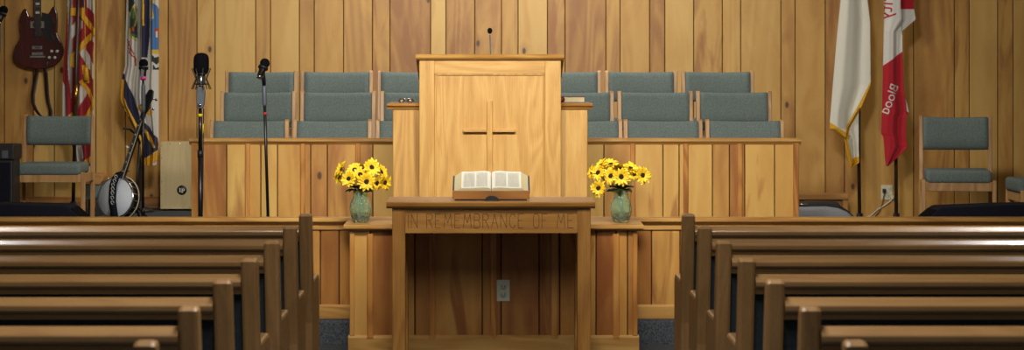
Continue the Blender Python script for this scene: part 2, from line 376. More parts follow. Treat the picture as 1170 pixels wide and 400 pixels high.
for nm, xa, xb, sx, lb in (('left', -5.8, bl - 0.002, [-200, -150, -100, -50, 0, 40, 90, 110, 150, 190, 220, 260, 280, 320, 345, 366, 387.6], 'low panelled pine wall behind the left pews, running up to the box'),
                       ('right', br + 0.002, 5.6, [744.5, 777, 800, 840, 860, 900, 930, 980, 1010, 1050, 1080, 1130, 1160, 1200, 1250, 1300], 'low panelled pine wall behind the right pews, running up to the box')):
    t = thing('chancel_wall', lb, 'partition', ((xa + xb) / 2, YL, 0.134))
    xs = sorted([xa] + [x for x in (X(p, YL) for p in sx) if xa + 0.02 < x < xb - 0.02] + [xb])
    boards(xs, 0.134, ZK - 0.03, YL, 'panel', 'pine_low', t, seed=31 if nm == 'left' else 9)
    e = 0.037 if nm == 'left' else -0.037
    pa, pb = (xa, xb - 0.034) if nm == 'left' else (xa + 0.034, xb)
    MB().prism([(YL - 0.016, 0.134), (YL - 0.016, 0.2), (YL - 0.006, 0.212), (YL, 0.212), (YL, 0.134)], 'X', xa, xb).build('base_board', 'trim_h', t)
    MB().prism(cap_profile(YL, ZK, 0.1, 0.035, 0.03), 'X', pa, pb).build('cap_rail', 'trim_h', t)
    MB().prism([(YL, ZK - 0.07), (YL - 0.012, ZK - 0.066), (YL - 0.012, ZK - 0.043), (YL, ZK - 0.043)], 'X', pa, pb).build('moulding', 'trim_h', t)
for t in list(bpy.data.objects):
    if t.parent is None and t.name.startswith('chancel_wall'): t['kind'] = 'thing'

# ------------------------------------------------------------------ pulpit
YP = 15.6
pu = thing('pulpit', 'tall golden oak pulpit with a wooden cross on its panelled front', 'pulpit', (X(560.5, YP), YP, ZS))
pl, pr = X(479, YP), X(641, YP); zt = Z(62, YP); zp = Z(68.5, YP)
for xa, xb in ((pl, X(496.5, YP)), (X(622.5, YP), pr)):
    MB().box((xa, YP, ZS), (xb, YP + 0.03, zp), 0.004).build('stile', 'oak_v', pu)
MB().box((X(496.5, YP), YP + 0.001, Z(84, YP)), (X(622.5, YP), YP + 0.03, zp)).build('top_rail', 'oak_h', pu)
MB().box((X(496.5, YP), YP + 0.001, ZS), (X(622.5, YP), YP + 0.03, ZS + 0.12)).build('bottom_rail', 'oak_h', pu)
xa, xb, za, zb = X(496.5, YP), X(622.5, YP), ZS + 0.12, Z(84, YP)
MB().box((xa, YP + 0.012, za), (xb, YP + 0.028, zb)).build('front_panel', 'oak_v', pu)
mb = MB()
for a, b in (((xa, za), (xa + 0.012, zb)), ((xb - 0.012, za), (xb, zb)), ((xa, zb - 0.012), (xb, zb))):
    mb.box((a[0], YP + 0.004, a[1]), (b[0], YP + 0.014, b[1]), 0.004)
mb.build('panel_moulding', 'oak_v', pu)
for xs in (pl, pr - 0.02):
    MB().prism([(YP + 0.03, ZS), (YP + 0.5, ZS), (YP + 0.5, 1.47), (YP + 0.03, 1.575)], 'X', xs, xs + 0.02).build('side_panel', 'oak_v', pu)
MB().prism([(YP - 0.012, zt - 0.034), (YP - 0.03, zt - 0.022), (YP - 0.034, zt - 0.012), (YP - 0.03, zt - 0.008), (YP - 0.034, zt - 0.003), (YP - 0.03, zt), (YP + 0.03, zt), (YP + 0.04, zt - 0.034)], 'X', X(475, YP), X(644.5, YP)).build('cap', 'oak_h', pu)
MB().prism([(YP + 0.035, 1.575), (YP + 0.52, 1.47), (YP + 0.52, 1.50), (YP + 0.035, 1.605)], 'X', X(475.6, YP), X(644, YP)).build('desk', 'oak_h', pu)
cr = MB().box((X(556.3, YP), YP - 0.012, Z(200, YP)), (X(562.7, YP), YP + 0.014, Z(115, YP)), 0.003).build('cross', 'oak_v', pu)
MB().box((X(529, YP), YP - 0.018, Z(151, YP)), (X(556.3, YP), YP + 0.014, Z(147.3, YP)), 0.003).box((X(562.7, YP), YP - 0.018, Z(151, YP)), (X(589, YP), YP + 0.014, Z(147.3, YP)), 0.003).build('cross_arm', 'oak_h', cr)
zw = 1.327; YG = YP + 0.13
for xa, xb, s in ((X(448.7, YG), pl, -1), (pr, X(671.5, YG), 1)):
    w = MB().box((xa, YG, ZS), (xb, YG + 0.7, zw - 0.034), 0.006).build('wing', 'oak_v', pu)
    oa, ob = (xa - 0.034, xb) if s < 0 else (xa, xb + 0.03)
    MB().prism([(YG - 0.03, zw - 0.012), (YG - 0.02, zw), (YG + 0.73, zw), (YG + 0.73, zw - 0.03), (YG - 0.008, zw - 0.034), (YG - 0.014, zw - 0.022)], 'X', oa, ob).build('wing_top', 'table_h', w)
MB().box((pl - 0.02, YP - 0.02, ZS), (pr + 0.02, YP, ZS + 0.09), 0.005).build('base', 'oak_h', pu)

t = thing('gooseneck_microphone', 'small black gooseneck microphone rising above the pulpit top', 'microphone', P(561, 66, 16.0))
zb = 1.605 - (16.0 - YP - 0.035) * 0.2165
MB().lathe([(0, zb), (0.03, zb), (0.03, zb + 0.008), (0.02, zb + 0.014), (0, zb + 0.016)], 20, (X(561, 16), 16.0, 0)).build('base', 'black', t)
MB().tube([(X(561, 16), 16, zb + 0.01), (X(560.6, 16), 16, Z(60, 16)), (X(559.8, 16), 15.995, Z(40, 16))], 0.0038, 8).build('neck', 'grey_plastic', t)
MB().ball(P(559.7, 35.2, 15.99), (0.0155, 0.0155, 0.0185)).build('windscreen', 'foam', t)

def closed_book(name, label, cat, x0, x1, y0, y1, z0, z1, cov):
    t = thing(name, label, cat, ((x0 + x1) / 2, (y0 + y1) / 2, z0))
    MB().box((x0, y0, z0), (x1, y1, z0 + 0.004), 0.001).box((x0, y0, z1 - 0.004), (x1, y1, z1), 0.001).tube([(x0 + 0.001, y0, (z0 + z1) / 2), (x0 + 0.001, y1, (z0 + z1) / 2)], (z1 - z0) / 2, 12, flat=1).build('cover', cov, t)
    MB().box((x0 + 0.006, y0 + 0.004, z0 + 0.004), (x1 - 0.005, y1 - 0.004, z1 - 0.004)).build('page_block', 'page_edge', t)
closed_book('hymn_book', 'closed dark red book lying on the right wing of the pulpit', 'book', X(641.5, 16.2), X(668, 16.2), 16.13, 16.3, zw, zw + 0.038, 'cover_red')
t = thing('eyeglasses', 'folded clear eyeglasses lying on the left wing of the pulpit', 'glasses', (X(466, 15.95), 15.95, zw))
gx, gy = X(464, 15.9), 15.9
for s in (-1, 1):
    cx_, zc_ = gx + s * 0.026, zw + 0.016
    ring = [(cx_ + 0.021 * math.cos(a), gy + 0.003 * math.cos(a) * s, zc_ + 0.0145 * math.sin(a)) for a in [i * math.pi / 10 for i in range(21)]]
    MB().tube(ring, 0.0013, 6, cap=False).build('rim', 'chrome', t)
    MB().lathe([(0, 0), (0.02, 0), (0.02, 0.001), (0, 0.001)], 20, mtx=Matrix.Translation((cx_, gy, zc_)) @ Matrix.Rotation(R(90), 4, 'X') @ Matrix.Diagonal((1, 0.68, 1, 1))).build('lens', 'lens', t)
MB().tube([(gx - 0.006, gy, zw + 0.02), (gx, gy - 0.002, zw + 0.023), (gx + 0.006, gy, zw + 0.02)], 0.0013, 6).build('bridge', 'chrome', t)
MB().tube([(gx + 0.047, gy, zw + 0.02), (gx + 0.04, gy + 0.02, zw + 0.012), (gx - 0.045, gy + 0.03, zw + 0.004)], 0.0016, 6).build('temple', 'chrome', t)
MB().tube([(gx - 0.047, gy, zw + 0.02), (gx - 0.03, gy + 0.015, zw + 0.009), (gx + 0.085, gy + 0.045, zw + 0.004)], 0.0016, 6).build('temple', 'chrome', t)

# ------------------------------------------------------------------ communion table
YT = 13.5; zT = Z(230.7, YT); YTB = 14.03
ct = thing('communion_table', 'oak communion table with words carved in its apron, open bible on top', 'table', (X(561, YT), YT, 0))
MB().prism([(YT - 0.0, zT - 0.034), (YT - 0.012, zT - 0.022), (YT - 0.016, zT - 0.006), (YT - 0.01, zT), (YTB, zT), (YTB, zT - 0.034)], 'X', X(441.5, YT), X(680, YT)).build('tabletop', 'table_h', ct)
za = zT - 0.034; lx = [(X(448, YT), X(463, YT)), (X(659.8, YT), X(675, YT))]
for a, b in lx:
    for y in (YT + 0.012, YTB - 0.085):
        MB().box((a, y, 0), (b, y + 0.068, za), 0.004).build('leg', 'table_v', ct)
    m_ = (a + b) / 2
    MB().box((m_ - 0.012, YT + 0.08, za - 0.12), (m_ + 0.012, YTB - 0.085, za)).build('side_apron', 'table_h', ct)
# carved lettering: single-stroke capitals cut into the apron
GL = {'I': [[(0, 0), (0, 1)]], 'N': [[(0, 0), (0, 1), (.6, 0), (.6, 1)]], 'R': [[(0, 0), (0, 1), (.4, 1), (.56, .9), (.56, .68), (.4, .56), (0, .56)], [(.25, .56), (.6, 0)]],
      'E': [[(.55, 0), (0, 0), (0, 1), (.55, 1)], [(0, .53), (.42, .53)]], 'M': [[(0, 0), (.12, 1), (.4, .35), (.68, 1), (.8, 0)]],
      'B': [[(0, 0), (0, 1), (.4, 1), (.55, .9), (.55, .66), (.4, .55), (0, .55)], [(.4, .55), (.58, .42), (.58, .13), (.42, 0), (0, 0)]],
      'A': [[(0, 0), (.32, 1), (.64, 0)], [(.12, .36), (.52, .36)]], 'C': [[(.58, .78), (.5, .94), (.34, 1), (.16, .95), (0, .75), (0, .25), (.16, .05), (.34, 0), (.5, .06), (.58, .22)]],
      'O': [[(.16, 0), (0, .2), (0, .8), (.16, 1), (.42, 1), (.58, .8), (.58, .2), (.42, 0), (.16, 0)]], 'F': [[(0, 0), (0, 1), (.55, 1)], [(0, .53), (.42, .53)]]}
text = 'IN REMEMBRANCE OF ME'; adv = {'I': .0, 'M': .8, 'A': .64, 'N': .6}
widths = [0.36 if c == ' ' else adv.get(c, .58) for c in text]
tot = sum(widths) + 0.3 * (len(text) - 1)
x0, x1 = X(466.5, YT), X(655.5, YT); sw = (x1 - x0) / tot; zb0, zt0 = Z(260.6, YT + 0.02), Z(244.6, YT + 0.02); YA = YT + 0.022
ap = MB().box((lx[0][1], YA, za - 0.128), (lx[1][0], YA + 0.022, za)).build('apron', ['table_h', 'carve'], ct)
cut = MB(); cxx = x0
cutters = []
for c, w in zip(text, widths):
    if c != ' ':
        for st in GL[c]:
            for (a, b), (d, e) in zip(st, st[1:]):
                p = Vector((cxx + a * sw, 0, zb0 + b * (zt0 - zb0))); q = Vector((cxx + d * sw, 0, zb0 + e * (zt0 - zb0)))
                u = (q - p).normalized(); n_ = Vector((-u.z, 0, u.x)) * 0.0015; p2, q2 = p - u * 0.0012, q + u * 0.0012
                cutters.append([p2 + n_, q2 + n_, q2 - n_, p2 - n_])
    cxx += (w + 0.3) * sw
# the letters are inlaid grooves: separate shallow channels cut by an exact boolean
cm = MB()
off_ct = ct.location
for quad in cutters: cm.prism([(v.x, v.z) for v in quad], 'Y', YA - 0.01, YA + 0.0045)
co = cm.build('letter_cutter', ['carve'], ct)
md = ap.modifiers.new('carve', 'BOOLEAN'); md.operation = 'DIFFERENCE'; md.object = co; md.solver = 'EXACT'; md.use_self = True
try: md.material_mode = 'TRANSFER'
except Exception: pass
bpy.context.view_layer.update()
dg = bpy.context.evaluated_depsgraph_get()
nm_ = bpy.data.meshes.new_from_object(ap.evaluated_get(dg))
ap.modifiers.clear(); old = ap.data; ap.data = nm_; bpy.data.objects.remove(co, do_unlink=True)
if len(nm_.materials) < 2: nm_.materials.append(M['carve'])
for p in nm_.polygons:
    if p.center.y + off_ct.y > YA + 0.0006 and p.center.y + off_ct.y < YA + 0.006 and p.area < 2e-4: p.material_index = 1

# bible and its stand
bs_ = thing('book_stand', 'low wooden tabletop book stand with front lip, carrying the open bible', 'stand', (X(561, 13.65), 13.65, zT))
sl, sr = X(517, 13.62), X(605.3, 13.62)
MB().prism([(13.62, zT + 0.008), (13.62, Z(218.3, 13.62)), (13.628, Z(217.8, 13.62)), (13.645, Z(218, 13.62)), (13.645, zT + 0.008)], 'X', sl, sr, 0.003).build('lip', 'stand_wood', bs_)
ang = R(17); d0 = Vector((0, math.cos(ang), math.sin(ang))); nn = Vector((0, -math.sin(ang), math.cos(ang)))
o0 = Vector((X(561.3, 13.65), 13.662, zT + 0.0338))
MB().prism([(13.645, zT + 0.016), (13.645, zT + 0.028), (13.645 + 0.28 * d0.y, zT + 0.028 + 0.28 * d0.z), (13.645 + 0.28 * d0.y, zT + 0.016 + 0.28 * d0.z)], 'X', sl + 0.004, sr - 0.004).build('tray', 'stand_wood', bs_)
MB().box((sl + 0.02, 13.86, zT), (sr - 0.02, 13.885, zT + 0.075), 0.003).build('rear_support', 'stand_wood', bs_)
MB().box((X(519.5, 13.62), 13.625, zT), (X(602, 13.62), 13.7, zT + 0.008)).build('foot_strip', 'black', bs_)
th = [i * math.pi / 12 for i in range(13)]
cxp = X(562, 13.6)
MB().prism([(cxp + 0.037 * math.cos(a), zT + 0.026 * math.sin(a)) for a in th], 'Y', 13.585, 13.618, 0.002).build('latch', 'black', bs_)
bb = thing('open_bible', 'open bible with two white printed pages lying on the wooden stand', 'book', o0)
def bk(x, tt, h): return o0 + Vector((x, 0, 0)) + d0 * tt + nn * h
L = 0.262; H = 0.006
def slab(mb, prof, t0, t1, mi_fn=None):
    A = [mb.bm.verts.new(bk(x, t0, h)) for x, h in prof]; B = [mb.bm.verts.new(bk(x, t1, h)) for x, h in prof]; n = len(prof)
    for i in range(n):
        f = mb.bm.faces.new([A[i], B[i], B[(i + 1) % n], A[(i + 1) % n]])
        f.material_index = mi_fn(i) if mi_fn else 0
    for q in (A, B[::-1]):
        f = mb.bm.faces.new(q); f.material_index = 1 if mi_fn else 0
    bmesh.ops.recalc_face_normals(mb.bm, faces=mb.bm.faces)
mb = MB(); slab(mb, [(-0.202, 0.001), (-0.202, 0.006), (-0.012, 0.006), (0, 0.003), (0.012, 0.006), (0.202, 0.006), (0.202, 0.001)], -0.0, L + 0.004); mb.build('cover', 'cover_navy', bb)
top = [(0.001, 0.018), (0.004, 0.026), (0.014, 0.032), (0.045, 0.034), (0.075, 0.032), (0.11, 0.030), (0.156, 0.030)]
for s in (-1, 1):
    prof = [(s * 0.001, 0.006)] + [(s * x, h) for x, h in top] + [(s * 0.175, 0.017), (s * 0.193, 0.006)]
    mb = MB(); slab(mb, prof, 0.003, L, lambda i: 0 if 1 <= i <= 6 else 1)
    pg = mb.build('page_block', ['page', 'page_edge'], bb)
    mb = MB()
    def hh(x):
        for (a, ha), (b, hb) in zip(top, top[1:]):
            if a <= x <= b: return ha + (hb - ha) * (x - a) / (b - a)
        return top[-1][1]
    for ca, cb in ((0.02, 0.079), (0.087, 0.146)):
        for j in range(38):
            tt = 0.02 + j * 0.0058; e = cb - (0.02 * random.random() if j % 7 == 6 else 0)
            xs = [ca + (e - ca) * q / 6 for q in range(7)]
            mb.sheet([[bk(s * x, tt, hh(x) + 0.0007) for x in xs], [bk(s * x, tt + 0.0026, hh(x) + 0.0007) for x in xs]], smooth=False)
    mb.build('print', 'print', pg)

# ------------------------------------------------------------------ outlets
def outlet(t, cx_, cz, Y, mat):
    MB().box((cx_ - 0.035, Y - 0.006, cz - 0.058), (cx_ + 0.035, Y, cz + 0.058), 0.004).build('plate', mat, t)
    for dz in (0.021, -0.021):
        r = MB().lathe([(0, 0.0), (0.017, 0.0), (0.017, 0.003), (0, 0.003)], 20, mtx=Matrix.Translation((cx_, Y - 0.005, cz + dz)) @ Matrix.Rotation(R(90), 4, 'X')).build('receptacle', mat, t)
        MB().box((cx_ - 0.008, Y - 0.0092, cz + dz - 0.002), (cx_ - 0.005, Y - 0.0075, cz + dz + 0.007)).box((cx_ + 0.005, Y - 0.0092, cz + dz - 0.002), (cx_ + 0.008, Y - 0.0075, cz + dz + 0.006)).box((cx_ - 0.002, Y - 0.0092, cz + dz - 0.01), (cx_ + 0.002, Y - 0.0075, cz + dz - 0.006)).build('slot', 'slot', r)
t = thing('power_outlet', 'pale grey double power outlet on the pine panel under the table', 'outlet', P(575, 332, YB)); outlet(t, X(575, YB), Z(332, YB), YB, 'outlet_grey')
t = thing('power_outlet', 'cream power outlet with plugs on the back wall below the red flag', 'outlet', P(1013, 220, YW))
MB().box((X(1006.6, YW), YW - 0.007, Z(228.4, YW)), (X(1019.8, YW), YW, Z(211.5, YW)), 0.004).build('plate', 'white_plastic', t)
for px in (1010, 1016.4):
    for py in (216, 224):
        r = MB().box((X(px, YW) - 0.012, YW - 0.01, Z(py, YW) - 0.014), (X(px, YW) + 0.012, YW - 0.006, Z(py, YW) + 0.014), 0.004).build('receptacle', 'white_plastic', t)
        MB().box((X(px, YW) - 0.007, YW - 0.0108, Z(py, YW) - 0.004), (X(px, YW) - 0.004, YW - 0.0095, Z(py, YW) + 0.006)).box((X(px, YW) + 0.004, YW - 0.0108, Z(py, YW) - 0.004), (X(px, YW) + 0.007, YW - 0.0095, Z(py, YW) + 0.006)).build('slot', 'slot', r)
def cord(name, label, plug_px, pts, mat, plugmat):
    t = thing(name, label, 'cord', P(*plug_px, YW - 0.03))
    c = P(*plug_px, YW); MB().box((c.x - 0.013, YW - 0.04, c.z - 0.016), (c.x + 0.013, YW - 0.0105, c.z + 0.016), 0.005).build('plug', plugmat, t)
    MB().tube([c + Vector((0, -0.035, -0.01))] + [P(*p, YW - 0.035) for p in pts], 0.0045, 8).build('cable', mat, t)
cord('electric_lead', 'white power cord drooping from the cream wall outlet', (1018.8, 225.5), [(1017, 230), (1010, 235), (1002, 240), (995, 246.5), (986, 250)], 'cord_white', 'white_plastic')
cord('electric_lead', 'brown power cord with black plug hanging from the cream wall outlet', (1009.8, 218), [(1009.5, 226), (1008, 234), (1005, 241), (1000, 248)], 'cord_brown', 'black')

# ------------------------------------------------------------------ chairs
def chair_proto(label):
    t = thing('padded_chair', label, 'chair')
    W = 0.27
    for s in (-1, 1):
        xo, xi = s * W, s * (W - 0.03)
        MB().prism([(0.2, 0), (0.235, 0), (0.245, 0.36), (0.285, 0.775), (0.28, 0.787), (0.262, 0.787), (0.252, 0.775), (0.21, 0.36)], 'X', min(xo, xi), max(xo, xi), 0.004).build('back_post', 'chair_wood', t)
        MB().box((xi, -0.25, 0), (xo, -0.205, 0.372), 0.005).build('front_leg', 'chair_wood', t)
        MB().box((xi + s * 0.004, -0.205, 0.295), (xo - s * 0.004, 0.21, 0.362), 0.004).build('side_rail', 'chair_wood', t)
    MB().box((-W + 0.03, -0.243, 0.298), (W - 0.03, -0.215, 0.362), 0.004).build('front_rail', 'chair_wood', t)
    MB().box((-W + 0.03, 0.213, 0.298), (W - 0.03, 0.238, 0.35), 0.004).build('rear_rail', 'chair_wood', t)
    mb = MB(); mb.cushion((-0.237, -0.262, 0.352), (0.237, 0.2, 0.437), 0.032); mb.build('seat', 'fabric', t)
    # backrest: gently bowed upholstered pad between the posts
    rows_f, n = [], 14
    mb = MB(); w = W - 0.031
    prof = [(0.266, 0.555), (0.236, 0.56), (0.214, 0.585), (0.212, 0.64), (0.222, 0.7), (0.23, 0.75), (0.238, 0.771), (0.256, 0.779), (0.274, 0.772), (0.282, 0.75), (0.27, 0.62)]
    vs = []
    for i in range(n + 1):
        u = -1 + 2 * i / n; x = u * w; k = 1 - 0.10 * (abs(u) ** 6)
        vs.append([mb.bm.verts.new((x, 0.25 + (y - 0.25) * k + 0.022 * (1 - u * u), 0.667 + (z - 0.667) * (1 - 0.02 * abs(u) ** 6) - (0.006 * (1 - u * u) if z > 0.7 else 0))) for y, z in prof])
    for a, b in zip(vs, vs[1:]):
        for k in range(len(prof)):
            f = mb.bm.faces.new([a[k], a[(k + 1) % len(prof)], b[(k + 1) % len(prof)], b[k]]); f.smooth = True
    mb.bm.faces.new(vs[0]); mb.bm.faces.new(vs[-1][::-1]); bmesh.ops.recalc_face_normals(mb.bm, faces=mb.bm.faces)
    mb.build('backrest', 'fabric', t)
    return t
ch = chair_proto('grey-green padded oak chair against the back wall beside the banjo')
ch.location = (X(67.5, 19.7), 19.45, ZS)
c_ = dup(ch, (X(1087, 19.7), 19.45, ZR), R(-7), 'grey-green padded oak chair against the back wall beside the red flag')
c_.scale.z = 1.118
c_ = dup(ch, (3.792, 17.87, ZR), R(-90), 'grey-green padded oak chair turned sideways at the right edge, only seat showing'); c_.scale.z = 1.118
rows = [('front', 17.9, ZS, (239.4, 334.5, 429), (621, 712.5, 806)), ('middle', 18.7, 0.586, (251.5, 342.7, 434.2), (615, 705.5, 795.5)), ('back', 19.5, 0.73, (257, 343.2, 431), (604, 691.2, 778.8))]
for nm, Y, z, ls, rs in rows:
    wpx = 0.54 * F / Y
    for px, who in list(zip(ls, ('outermost left of the pulpit', 'second left of the pulpit', 'just left of the pulpit'))) + list(zip(rs, ('just right of the pulpit', 'second right of the pulpit', 'outermost right of the pulpit'))):
        dup(ch, (X(px, Y) + 0.27, Y - 0.235, z), 0, 'grey-green padded choir chair, %s in the %s row' % (who, nm), 'choir chairs behind the pine screen')

# ------------------------------------------------------------------ pews
def pew_proto(s, label):
    """local: y = 0 at the back of the pew, x = 0 at its aisle face, running outward in direction s"""
    t = thing('church_pew', label, 'pew'); Lp = 3.3; T = 0.057
    prof = [(0.0, 0.884), (0.012, 0.894), (0.062, 0.894), (0.075, 0.884), (0.15, 0.62), (0.17, 0.59), (0.5, 0.59), (0.53, 0.575), (0.545, 0.55), (0.55, 0), (0.12, 0), (0.1, 0.4)]
    for xa in (0, Lp - T):
        MB().prism(prof, 'X', s * xa, s * (xa + T), 0.012, seg=2).build('end_panel', 'pew_v', t)
    a, b = s * T, s * (Lp - T)
    rail = [(0.07, 0.773), (0.064, 0.831), (0.054, 0.838), (0.04, 0.838), (0.027, 0.834), (0.006, 0.82), (0.002, 0.815), (0.002, 0.81), (0.004, 0.8), (0.014, 0.79), (0.022, 0.788), (0.022, 0.773)]
    MB().prism(rail, 'X', a, b, smooth=False).build('top_rail', 'pew_h', t)
    MB().prism([(0.014, 0.787), (0.04, 0.787), (0.04, 0.771), (0.026, 0.771), (0.02, 0.777)], 'X', a, b).build('ledge', 'pew_h', t)
    MB().prism([(0.046, 0.776), (0.068, 0.776), (0.15, 0.32), (0.122, 0.32)], 'X', a, b).build('back_panel', 'pew_fabric', t)
    MB().prism([(0.13, 0.375), (0.13, 0.41), (0.54, 0.43), (0.54, 0.395)], 'X', a, b).build('seat', 'pew_h', t)
    mb = MB(); mb.cushion((min(a, b), 0.16, 0.41), (max(a, b), 0.53, 0.465), 0.02); mb.build('cushion', 'fabric', t)
    return t
nth = ['nearest the communion table', 'second from the communion table', 'third from the communion table', 'fourth from the communion table', 'fifth from the communion table', 'second nearest the camera', 'nearest the camera']
for s, x0, side in ((-1, -0.808, 'left'), (1, 0.846, 'right')):
    p0 = None
    for i in range(7):
        lb = 'brown wooden pew %s of the aisle, %s' % (side, nth[i]); loc = (x0, 11.70 - 0.9 * i, 0)
        if p0 is None: p0 = pew_proto(s, lb); p0.location = loc; p0['group'] = 'pews %s of the aisle' % side
        else: dup(p0, loc, 0, lb)

# ------------------------------------------------------------------ vases and sunflowers
def vase(px, label):
    Y = 14.3; z0 = ZK; c = Vector((X(px, Y), Y, z0)); t = thing('glass_vase', label, 'vase', c)
    po = [(0, 0.0), (0.036, 0.0), (0.041, 0.004), (0.043, 0.012), (0.052, 0.035), (0.0595, 0.062), (0.0605, 0.08), (0.055, 0.105), (0.046, 0.128), (0.04, 0.145), (0.0385, 0.156), (0.041, 0.168), (0.042, 0.172)]
    pi = [(r - 0.0035, z) for r, z in po[::-1][:-4]] + [(0.048, 0.035), (0.038, 0.014), (0, 0.012)]
    wob = lambda a, z: 1 + (0.018 * math.sin(8 * a + z * 60) if 0.015 < z < 0.15 else 0)
    MB().lathe(po + pi, 64, c, wob=wob).build('glass_body', 'glass', t)
    return c
def flower(label, group, base, px, py, dy, face, r, seed, droop=0.0):
    rnd = random.Random(seed); Y = 14.3 + dy; c = P(px, py, Y); t = thing('sunflower', label, 'flower', c, group)
    f = Vector(face).normalized(); q = f.to_track_quat('Z', 'Y').to_matrix().to_4x4(); mtx = Matrix.Translation(c) @ q
    for layer, (n, l, mi, el) in enumerate(((13, r, 0, 0.12), (11, r * 0.86, 1, 0.3))):
        mb = MB()
        for i in range(n):
            a = 2 * math.pi * (i + 0.5 * layer) / n + rnd.uniform(-.1, .1); ll = l * rnd.uniform(.88, 1.1); w = r * 0.17 * rnd.uniform(.85, 1.15); e = el + rnd.uniform(-.18, .2) - droop
            rowsP = []
            for u, wf, hz in ((0.2, .55, 0), (0.35, .95, .03), (0.6, 1.0, .05), (0.82, .68, .02), (1.0, .06, -.05)):
                rr = ll * u; z = rr * math.sin(e) + hz * ll; rh = rr * math.cos(e)
                d = Vector((math.cos(a), math.sin(a), 0)); sd = Vector((-math.sin(a), math.cos(a), 0))
                rowsP.append([mtx @ (d * rh + sd * (w * wf * k) + Vector((0, 0, z - 0.004 * abs(k) * r / 0.05 * -1))) for k in (-1, 0, 1)])
            mb.sheet(rowsP)
        mb.build('petal_ring', 'petal' if mi == 0 else 'petal_b', t)
    MB().lathe([(0, 0.0075), (r * 0.17, 0.0105), (r * 0.31, 0.007), (r * 0.34, 0.0), (r * 0.22, -0.006), (0, -0.007)], 20, mtx=mtx).build('seed_disc', 'seed', t)
    MB().lathe([(0, -0.014), (r * 0.12, -0.012), (r * 0.3, -0.005), (r * 0.24, -0.003), (0, -0.004)], 10, mtx=mtx).build('sepals', 'leaf', t)
    nk = base + Vector((rnd.uniform(-.018, .018), rnd.uniform(-.015, .015), 0.168)); bt = base + Vector((rnd.uniform(-.028, .028), rnd.uniform(-.028, .028), 0.02))
    s0 = c - f * 0.012
    MB().tube([s0, s0 - f * 0.02 + Vector((0, 0, -0.012)), nk.lerp(s0, .35) + Vector((0, 0, .01)), nk, nk.lerp(bt, .5), bt], 0.0022, 6).build('stem', 'stem', t)
    for q_ in range(2):
        a = rnd.uniform(0, 6.28); lf = nk + Vector((0.012 * math.cos(a), 0.012 * math.sin(a), 0.006 + 0.01 * q_)); mb = MB()
        d = Vector((math.cos(a), math.sin(a) * 0.9 - .2, .35 + .3 * q_)); sd = Vector((-math.sin(a), math.cos(a), 0.2))
        mb.sheet([[lf + d * (0.052 * u) + sd * (0.019 * w * k) + Vector((0, 0, -0.026 * u * u + 0.006 * abs(k))) for k in (-1, 0, 1)] for u, w in ((0, .15), (.25, .8), (.5, 1), (.75, .7), (1, .05))])
        mb.build('leaf', 'leaf', t)
def bouquet(px, side, fl):
    c = vase(px, 'green glass vase of sunflowers %s of the communion table' % side)
    for i, (lb, x, y, dy, face, r) in enumerate(fl):
        flower(lb, 'sunflowers in the %s vase' % side, c, x, y, dy, face, r, 100 * len(side) + i)
bouquet(412, 'left', [
    ('sunflower facing front at the top right of the left vase', 424.5, 191.5, -0.03, (0.2, -1, 0.3), 0.052),
    ('sunflower with dark centre at the lower left of the left vase', 399, 204.5, -0.05, (-0.3, -1, 0.15), 0.05),
    ('sunflower facing front, lowest in the middle of the left vase', 419, 207.5, -0.065, (0.1, -1, 0.0), 0.054),
    ('sunflower turned away at the top left of the left vase', 391, 194, -0.01, (-0.8, -0.5, 0.5), 0.05),
    ('sunflower tilted up between top left and top right in the left vase', 405.5, 194.5, 0.0, (-0.1, -0.75, 0.6), 0.048),
    ('sunflower half hidden at the heart of the left vase bouquet', 411.5, 200, -0.03, (0.0, -0.9, 0.4), 0.046),
    ('sunflower seen edge-on at the upper right of the left vase', 435, 197, -0.0, (0.8, -0.5, 0.4), 0.05),
    ('sunflower drooping to the far right of the left vase', 439, 208.5, -0.02, (0.8, -0.6, -0.15), 0.052),
    ('sunflower tucked low between middle and far right of the left vase', 430, 209, -0.03, (0.5, -0.8, -0.3), 0.046),
    ('sunflower seen edge-on at the far left of the left vase', 388.5, 202.5, 0.0, (-0.85, -0.5, 0.1), 0.046),
    ('sunflower at the back of the left vase bouquet', 416, 193, 0.05, (0.0, 0.3, 1), 0.05)])
bouquet(709.5, 'right', [
    ('sunflower facing front in the middle of the right vase', 710, 202, -0.065, (0.05, -1, 0.05), 0.055),
    ('sunflower facing front at the far right of the right vase', 734, 200.5, -0.04, (0.35, -1, 0.1), 0.053),
    ('sunflower with dark centre hanging lowest at the left of the right vase', 684, 215, -0.05, (-0.25, -1, -0.1), 0.05),
    ('sunflower half turned just left of the middle in the right vase', 698.5, 201, -0.04, (-0.5, -0.85, 0.2), 0.05),
    ('sunflower with dark centre at the upper left of the right vase', 684, 197.5, -0.03, (-0.5, -0.8, 0.35), 0.05),
    ('sunflower seen edge-on at the top left of the right vase', 687, 189.5, 0.0, (-0.6, -0.3, 0.8), 0.048),
    ('sunflower tilted up at the very top of the right vase', 698, 188.5, 0.01, (-0.15, -0.55, 0.85), 0.048),
    ('sunflower tilted up at the top right of the right vase', 720, 193, 0.0, (0.2, -0.5, 0.8), 0.05),
    ('sunflower turned away at the far left of the right vase', 677, 197, 0.0, (-0.9, -0.3, 0.3), 0.044),
    ('sunflower tucked behind the middle one in the right vase', 724, 199, 0.0, (0.5, -0.7, 0.4), 0.046),
    ('sunflower at the back of the right vase bouquet', 708, 193, 0.05, (0.0, 0.3, 1), 0.05)])

